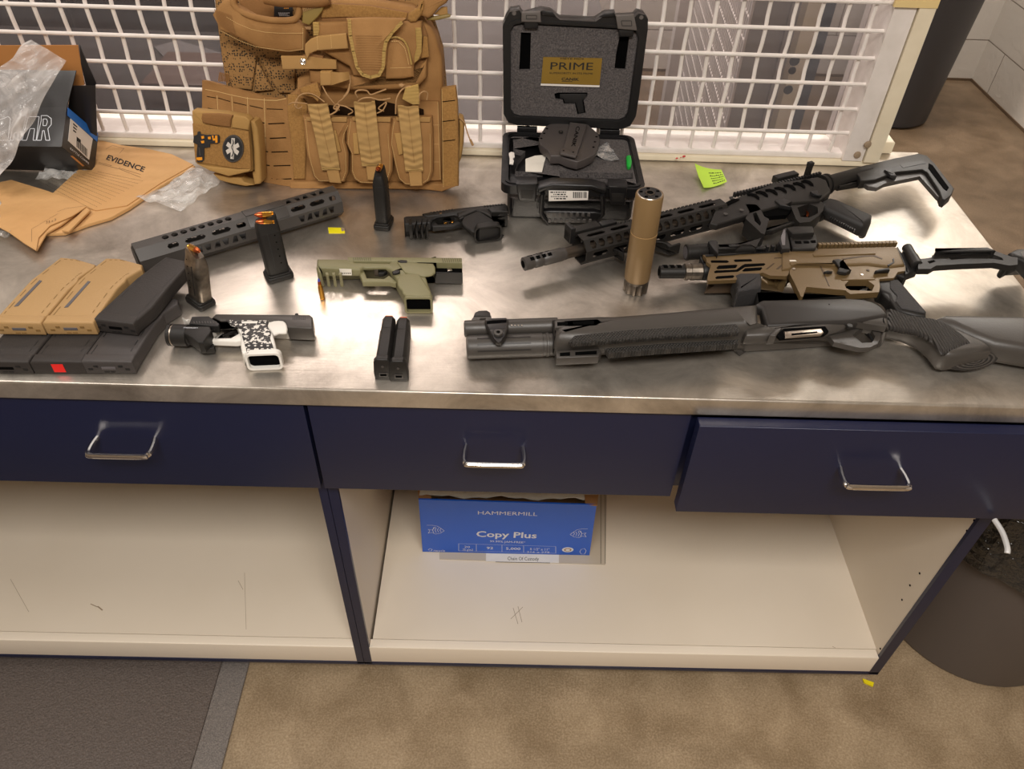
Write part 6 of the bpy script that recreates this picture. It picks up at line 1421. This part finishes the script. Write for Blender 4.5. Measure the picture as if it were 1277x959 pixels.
# holster pouch across the chest
vp('holster_wrap', V2((130,190),(300,184),(420,180),(640,200),(1000,178),(1048,180),(1050,460),(1030,500),(985,540),(980,640),(860,655),(470,640),(440,560),(250,455),(200,420),(135,310)), .024, .004, 'cordura', .005)
vp('trim_band', V2((135,188),(185,186),(190,250),(180,300),(140,300)), .0258, .022, 'trim_gold', .0005, label='pale gold woven trim')
vp('trim_band', V2((995,235),(1040,230),(1050,300),(1045,440),(1020,500),(985,530),(985,480),(1005,400)), .0258, .022, 'trim_gold', .0005, label='pale gold woven trim')
vp('side_tab', V2((1060,300),(1095,310),(1110,480),(1040,492),(1050,440)), .020, .010, 'velcro', .002)
vp('pocket_front', V2((745,420),(770,330),(820,308),(880,325),(925,370),(950,450),(975,540),(982,650),(900,665),(740,668),(735,560)), .034, .020, 'cordura', .006, bow=.004)
b = B(); b.tube([hit(q, VP, .036) for q in V2((775,322),(830,312),(890,335),(925,385),(945,450),(962,540))], .0016, 'trim_gold', 8, 4); stitch(b, V2((795,345),(850,345),(905,400),(925,470),(940,545)), .0395); stitch(b, V2((785,570),(965,565)), .0375); b.build('pocket_piping', ve)
flap = V2((412,155),(640,150),(915,158),(870,215),(810,270),(770,330),(755,420),(748,540),(730,600),(680,655),(620,672),(560,655),(510,610),(475,540),(455,430),(430,330))
fl_ = vp('holster_flap', flap, .044, .030, 'cordura', .004, bow=.003)
b = B()
def band(pts, off, w, m):
    for a, c in zip(pts, pts[1:]):
        P_, Q_ = hit(a, VP, off), hit(c, VP, off); d_ = (Q_-P_).normalized(); s_ = vn.cross(d_)*w; P_ -= d_*w*.4; Q_ += d_*w*.4
        b.add([P_-s_, Q_-s_, Q_+s_, P_+s_], [[0,1,2,3]], m)
band(V2((440,165),(450,300),(475,430),(505,560),(550,625),(620,648),(690,630),(725,560),(732,430),(748,350),(800,270),(880,190)), .0452, .0026, 'trim_gold'); b.build('flap_trim', fl_, label='pale gold woven trim')
b = B()
for k in range(15): y_ = 300+k*20; stitch(b, V2((490+k*1.5,y_),(715,y_+3)), .0474, .0003, 'cordura_dark', dash=False)
b.build('flap_quilting', fl_)
vp('retention_strap', V2((70,370),(110,330),(170,305),(290,292),(415,282),(432,408),(300,416),(170,425),(110,450),(85,500),(65,430)), .038, .028, 'webbing_plain', .002)
b = B()
for (u0, y0_) in ((170,305),(285,292)): stitch(b, V2((u0,y0_),(u0+8,y0_+115)), .0384)
b.build('strap_stitching', ve)
vp('lower_strap', V1((718,558),(980,558),(1270,600),(1275,690),(1000,688),(735,688)), .026, .020, 'webbing_plain', .001)
vp('pouch_dark_strap', V2((0,480),(90,450),(220,470),(225,580),(0,580)), .0255, .018, 'cordura_dark', .001)  # darker cordura strap just behind the lower strap
c = hit(V1((940,613))[0], VP, .0262); b = B(); b.lathe(c, c+vn, [(0,.0048),(.0008,.0048),(.0012,.0040),(.0008,.0030),(.0014,.0016),(.0018,.0010)], 'chrome', 20); b.build('snap_stud', ve, label='bright metal snap stud')
vp('lower_flap', V2((100,590),(480,640),(980,660),(1040,540),(1090,500),(1088,650),(1030,718),(880,755),(460,760),(110,700)), .022, .006, 'cordura', .006)
vp('webbing_loop', V2((195,600),(290,598),(292,716),(196,720)), .034, .018, 'webbing_plain', .002)
rows = []
for k in range(10):
    t = k/9; q0_, q1_ = (lerp(285, 440, t), 600+8*math.sin(t*3)), (lerp(290, 445, t), lerp(715, 665, t)); o_f = .034+.012*math.sin(t*math.pi*.9)
    rows.append([hit(V2(tuple(lerp(q0_[i], q1_[i], s/4) for i in (0, 1)))[0], VP, o_f) for s in range(5)])
b = B(); b.sheet(rows, .0016, 'webbing_plain', vn); b.tube([hit(q, VP, .036) for q in V2((445,630),(448,700),(425,770),(395,810))], .0014, 'cord_tan', 8, 4); b.build('webbing_loop', ve, smooth=60)
vp('grip_tab', V2((0,770),(60,715),(170,690),(200,730),(190,800),(110,830),(20,830)), .026, .014, 'cordura', .003)
# three magazine pouches
bodies = [((-20,275),(120,280),(330,290),(345,330),(310,400),(300,460),(325,560),(328,700),(300,778),(100,780),(60,740),(30,640),(10,560)),
          ((330,290),(500,292),(660,292),(650,400),(655,500),(665,560),(665,690),(640,770),(600,795),(420,790),(370,760),(345,700),(345,560),(308,480),(312,400)),
          ((662,292),(800,285),(962,285),(970,400),(972,560),(972,700),(950,770),(890,805),(760,802),(710,760),(690,700),(668,600),(640,480),(645,400))]
straps = [((20,182),(172,178),(225,430),(268,682),(130,682),(80,430)), ((372,170),(532,166),(560,420),(582,655),(434,652),(400,420)), ((705,200),(862,198),(885,440),(898,690),(765,692),(735,440))]
tabs = [((165,682),(255,682),(276,782),(188,776)), ((466,655),(566,655),(572,762),(476,756)), ((788,692),(886,692),(892,800),(800,804))]
sidew = [((205,385),(235,380),(275,540),(235,545)), ((362,405),(398,400),(415,560),(372,560)), ((680,405),(735,400),(745,560),(712,570))]
for k in range(3):
    po = vp('magazine_pouch', V4(*bodies[k]), .030, .004, 'cordura', .007, bow=.004)
    b = B(); b.plate(V4(*[(x, 282 if y < 300 else y) for x, y in ((bodies[k][0][0]+30,275),(bodies[k][2][0]-8,290),(bodies[k][2][0]-12,320),(bodies[k][0][0]+34,310))]), VP, .033, .028, 'webbing_plain', .001, near=False); b.build('pouch_lip', po)
    b = B(); q = V4(*bodies[k]); cx = sum(p[0] for p in q)/len(q); cy = sum(p[1] for p in q)/len(q); q2 = [(cx+(p[0]-cx)*.88, cy+(p[1]-cy)*.93) for p in q]; stitch(b, q2[3:]+q2[:1], .0335); b.build('pouch_stitching', po)
    b = B(); b.plate(V4(*sidew[k]), VP, .0365, .030, 'pouch_olive', .001, near=False); b.build('side_webbing', po)
    # rippled strap as a waving sheet
    s = straps[k]; rows = []
    for i in range(110):
        t = i/109
        L_ = (lerp(s[0][0], s[5][0], t*2) if t < .5 else lerp(s[5][0], s[4][0], t*2-1), lerp(s[0][1], s[5][1], t*2) if t < .5 else lerp(s[5][1], s[4][1], t*2-1))
        R_ = (lerp(s[1][0], s[2][0], t*2) if t < .5 else lerp(s[2][0], s[3][0], t*2-1), lerp(s[1][1], s[2][1], t*2) if t < .5 else lerp(s[2][1], s[3][1], t*2-1))
        row = []
        for j in range(9):
            u = j/8; w_ = (.0007+.0005*math.sin(t*7+k))*math.sin(t*62+1.4*math.cos(u*6.3)+k)+.0005*math.sin(t*33+u*3+k)
            row.append(hit(V4((lerp(L_[0], R_[0], u), lerp(L_[1], R_[1], u)))[0], VP, .042+w_+.003*math.sin(math.pi*t)))
        rows.append(row)
    b = B(); b.sheet(rows, .0035, 'webbing', vn); sp_ = b.build('pouch_strap', ve, smooth=70)
    b = B(); stitch(b, [((s[0][0]+s[1][0])/2, 0)], .05)
    cc = V4(((s[0][0]+s[1][0])/2, s[0][1]+10), ((s[5][0]+s[2][0])/2, s[5][1]), ((s[4][0]+s[3][0])/2, s[3][1]-60)); stitch(b, cc, .0475, .0004, 'cordura_dark'); stitch(b, V4((s[4][0], s[4][1]-12), (s[3][0], s[3][1]-12)), .0445, .0005, 'trim_gold', dash=False); b.build('strap_seam', sp_)
    vp('pull_tab', V4(*tabs[k]), .040, .0365, 'webbing_plain', .001)
# bungee cords and toggles
def cord(pts, off=.042, r=.0011): b = B(); b.tube([hit(q, VP, off+.004*math.sin(i*1.3)) for i, q in enumerate(V4(*pts))], r, 'cord_tan', 8, 5); return b.build('bungee_cord', ve, smooth=60)
cord([(-60,200),(-50,130),(0,100),(70,110),(150,165)]); cord([(-120,185),(-90,170),(-40,172),(20,178)]); cord([(-60,140),(-75,190),(-50,215),(-20,200)])
cord([(135,45),(170,110),(210,160),(238,200),(235,240)]); cord([(340,30),(330,90),(290,140),(255,170),(245,215)]); cord([(190,265),(240,235),(262,190),(235,185),(222,215),(262,225)], r=.0014)
cord([(262,190),(310,200),(365,235),(330,260)]); cord([(400,130),(385,95),(410,76),(470,80),(500,110),(560,90),(618,68)], r=.0013); cord([(405,160),(440,138),(500,133),(570,150),(650,138)], r=.0013)
cord([(550,250),(595,225),(620,170),(590,185),(560,215),(600,235)]); cord([(690,255),(695,150),(730,80),(780,48),(850,48)], r=.0013); cord([(868,180),(872,110),(905,85),(932,100),(925,150)])
vp('pull_tab', V4((-40,60),(95,20),(122,110),(100,165),(60,130),(-20,110)), .036, .030, 'velcro', .001); vp('pull_tab', V4((762,60),(860,32),(872,110),(868,185),(820,188),(738,145)), .046, .038, 'trim_gold', .002)
vp('cord_toggle', V4((712,32),(735,26),(760,40),(740,58),(715,52)), .046, .038, 'cord_tan', .002)
for q_ in (((178,195),(375,215),(378,278),(190,275)), ((530,150),(690,190),(700,282),(548,282)), ((865,215),(900,225),(905,284),(870,284))): vp('pouch_mouth_shade', V4(*q_), .0118, .004, 'slit', .0005, label='dark plate painting shade into the pouch mouth')  # near-black plates paint the shade inside the pouch mouths
# pouch and cord behind the right side
vp('rear_pouch', V4((1165,275),(1195,290),(1208,340),(1200,500),(1185,600),(1165,640)), -.012, -.045, 'pouch_olive', .006)
b = B(); b.tube([hit(q, VP, -.012) for q in V4((1170,285),(1210,320),(1225,370),(1245,430),(1268,480))], .0012, 'cord_tan', 8, 4); b.tube([hit(q, VP, -.012) for q in V4((1255,450),(1276,495))], .0022, 'cord_tan', 8); b.build('bungee_cord', ve)
# medical pouch on the left
MP = PL(Z(318, 231), (-.12,-1,.16)); 
mp_ = vp('medical_pouch', V3((62,215),(75,205),(330,225),(560,262),(600,300),(590,420),(608,600),(616,770),(520,790),(405,812),(230,760),(105,690),(80,480)), .022, .0, 'pouch_olive', .005, pl=MP)
def mpart(name, pts, f, k, m, rnd=.001, label=None, **kw): b = B(); kw.setdefault('near', False); b.plate(pts, MP, f, k, m, rnd, **kw); return b.build(name, mp_, smooth=50, label=label)
mpart('velcro_field', V3((72,328),(250,345),(450,380),(588,398),(604,560),(612,742),(480,742),(300,710),(100,682),(85,500)), .0245, .021, 'velcro', .001)
mpart('elastic_band', V3((160,235),(300,232),(445,248),(428,290),(420,362),(280,345),(165,322),(152,280)), .0265, .021, 'cordura_dark', .003)
mpart('top_flap', V3((452,250),(560,262),(600,300),(588,390),(430,365),(435,290)), .0262, .021, 'pouch_olive', .003)
mpart('side_loop', V3((600,298),(640,312),(668,370),(690,560),(706,860),(690,885),(640,892),(620,780),(640,770),(632,560),(615,400)), .018, -.012, 'pouch_olive', .004)
mpart('lower_flap', V3((105,692),(230,720),(480,748),(612,745),(590,770),(405,812),(230,760)), .0255, .021, 'pouch_olive', .002)
mpart('lower_fold', V3((260,790),(400,812),(520,830),(545,862),(640,892),(560,905),(430,880),(320,850)), .014, -.012, 'pouch_olive', .003)
ov = [(445+98*math.cos(2*math.pi*k/32)+ (558-558), 558+126*math.sin(2*math.pi*k/32)) for k in range(32)]
b = B(); b.plate(V3(*ov), MP, .0275, .024, 'gun_grey', .0008, near=False); mpch = b.build('medic_patch', mp_, label='oval black patch with a white six-armed star')
b = B(); b.plate(V3(*[(445+(x-445)*.88, 558+(y-558)*.88) for x, y in ov]), MP, .0278, .027, 'patch_black', near=False)
ccx, ccy = 443, 555
for a_ in (0, 60, 120):
    t = math.radians(a_+4); ux, uy = math.sin(t), -math.cos(t); wx_, wy_ = math.cos(t), math.sin(t); L_ = 96 if a_ == 0 else 80; W_ = 20
    sx_ = .78
    b.plate(V3(*[(ccx+(ux*l+wx_*w)*sx_*1.0, ccy+uy*l+wy_*w) for l, w in ((-L_,-W_),(L_,-W_),(L_,W_),(-L_,W_))]), MP, .0281+.00002*a_/60, .0278, 'patch_white', near=False)
b.build('star_of_life', mpch)
b = B(); pts_ = [(ccx+11*math.sin(t*.9), ccy-80+t*13) for t in range(13)]; stitch(b, V3(*pts_), .0285, .0006, 'patch_black', MP, False); stitch(b, V3((ccx,ccy-88),(ccx+4,ccy+92)), .0285, .0004, 'patch_black', MP, False); b.build('serpent_staff', mpch)
b = B(); b.plate(V3((78,500),(85,440),(115,430),(120,400),(140,402),(148,425),(200,432),(310,430),(322,450),(322,500),(300,512),(235,510),(232,545),(180,552),(178,660),(160,682),(112,678),(110,610),(118,520)), MP, .027, .024, 'patch_black', .0008, near=False); gp = b.build('pistol_patch', mp_, label='small black and orange pistol-shaped patch')
b = B()
for q in (((252,436),(268,436),(266,462),(280,462),(282,436),(302,436),(304,500),(284,502),(284,480),(262,482)), ((152,442),(178,438),(182,460),(160,468)), ((150,486),(180,482),(182,504),(158,508)), ((215,448),(240,446),(242,470),(218,470)), ((112,638),(162,634),(164,660),(130,664),(110,656))): b.plate(V3(*q), MP, .0276, .027, 'patch_orange', near=False)
b.plate(V3((128,545),(140,545),(150,620),(140,622)), MP, .0274, .027, 'gun_grey', near=False)
b.build('patch_detail', gp)
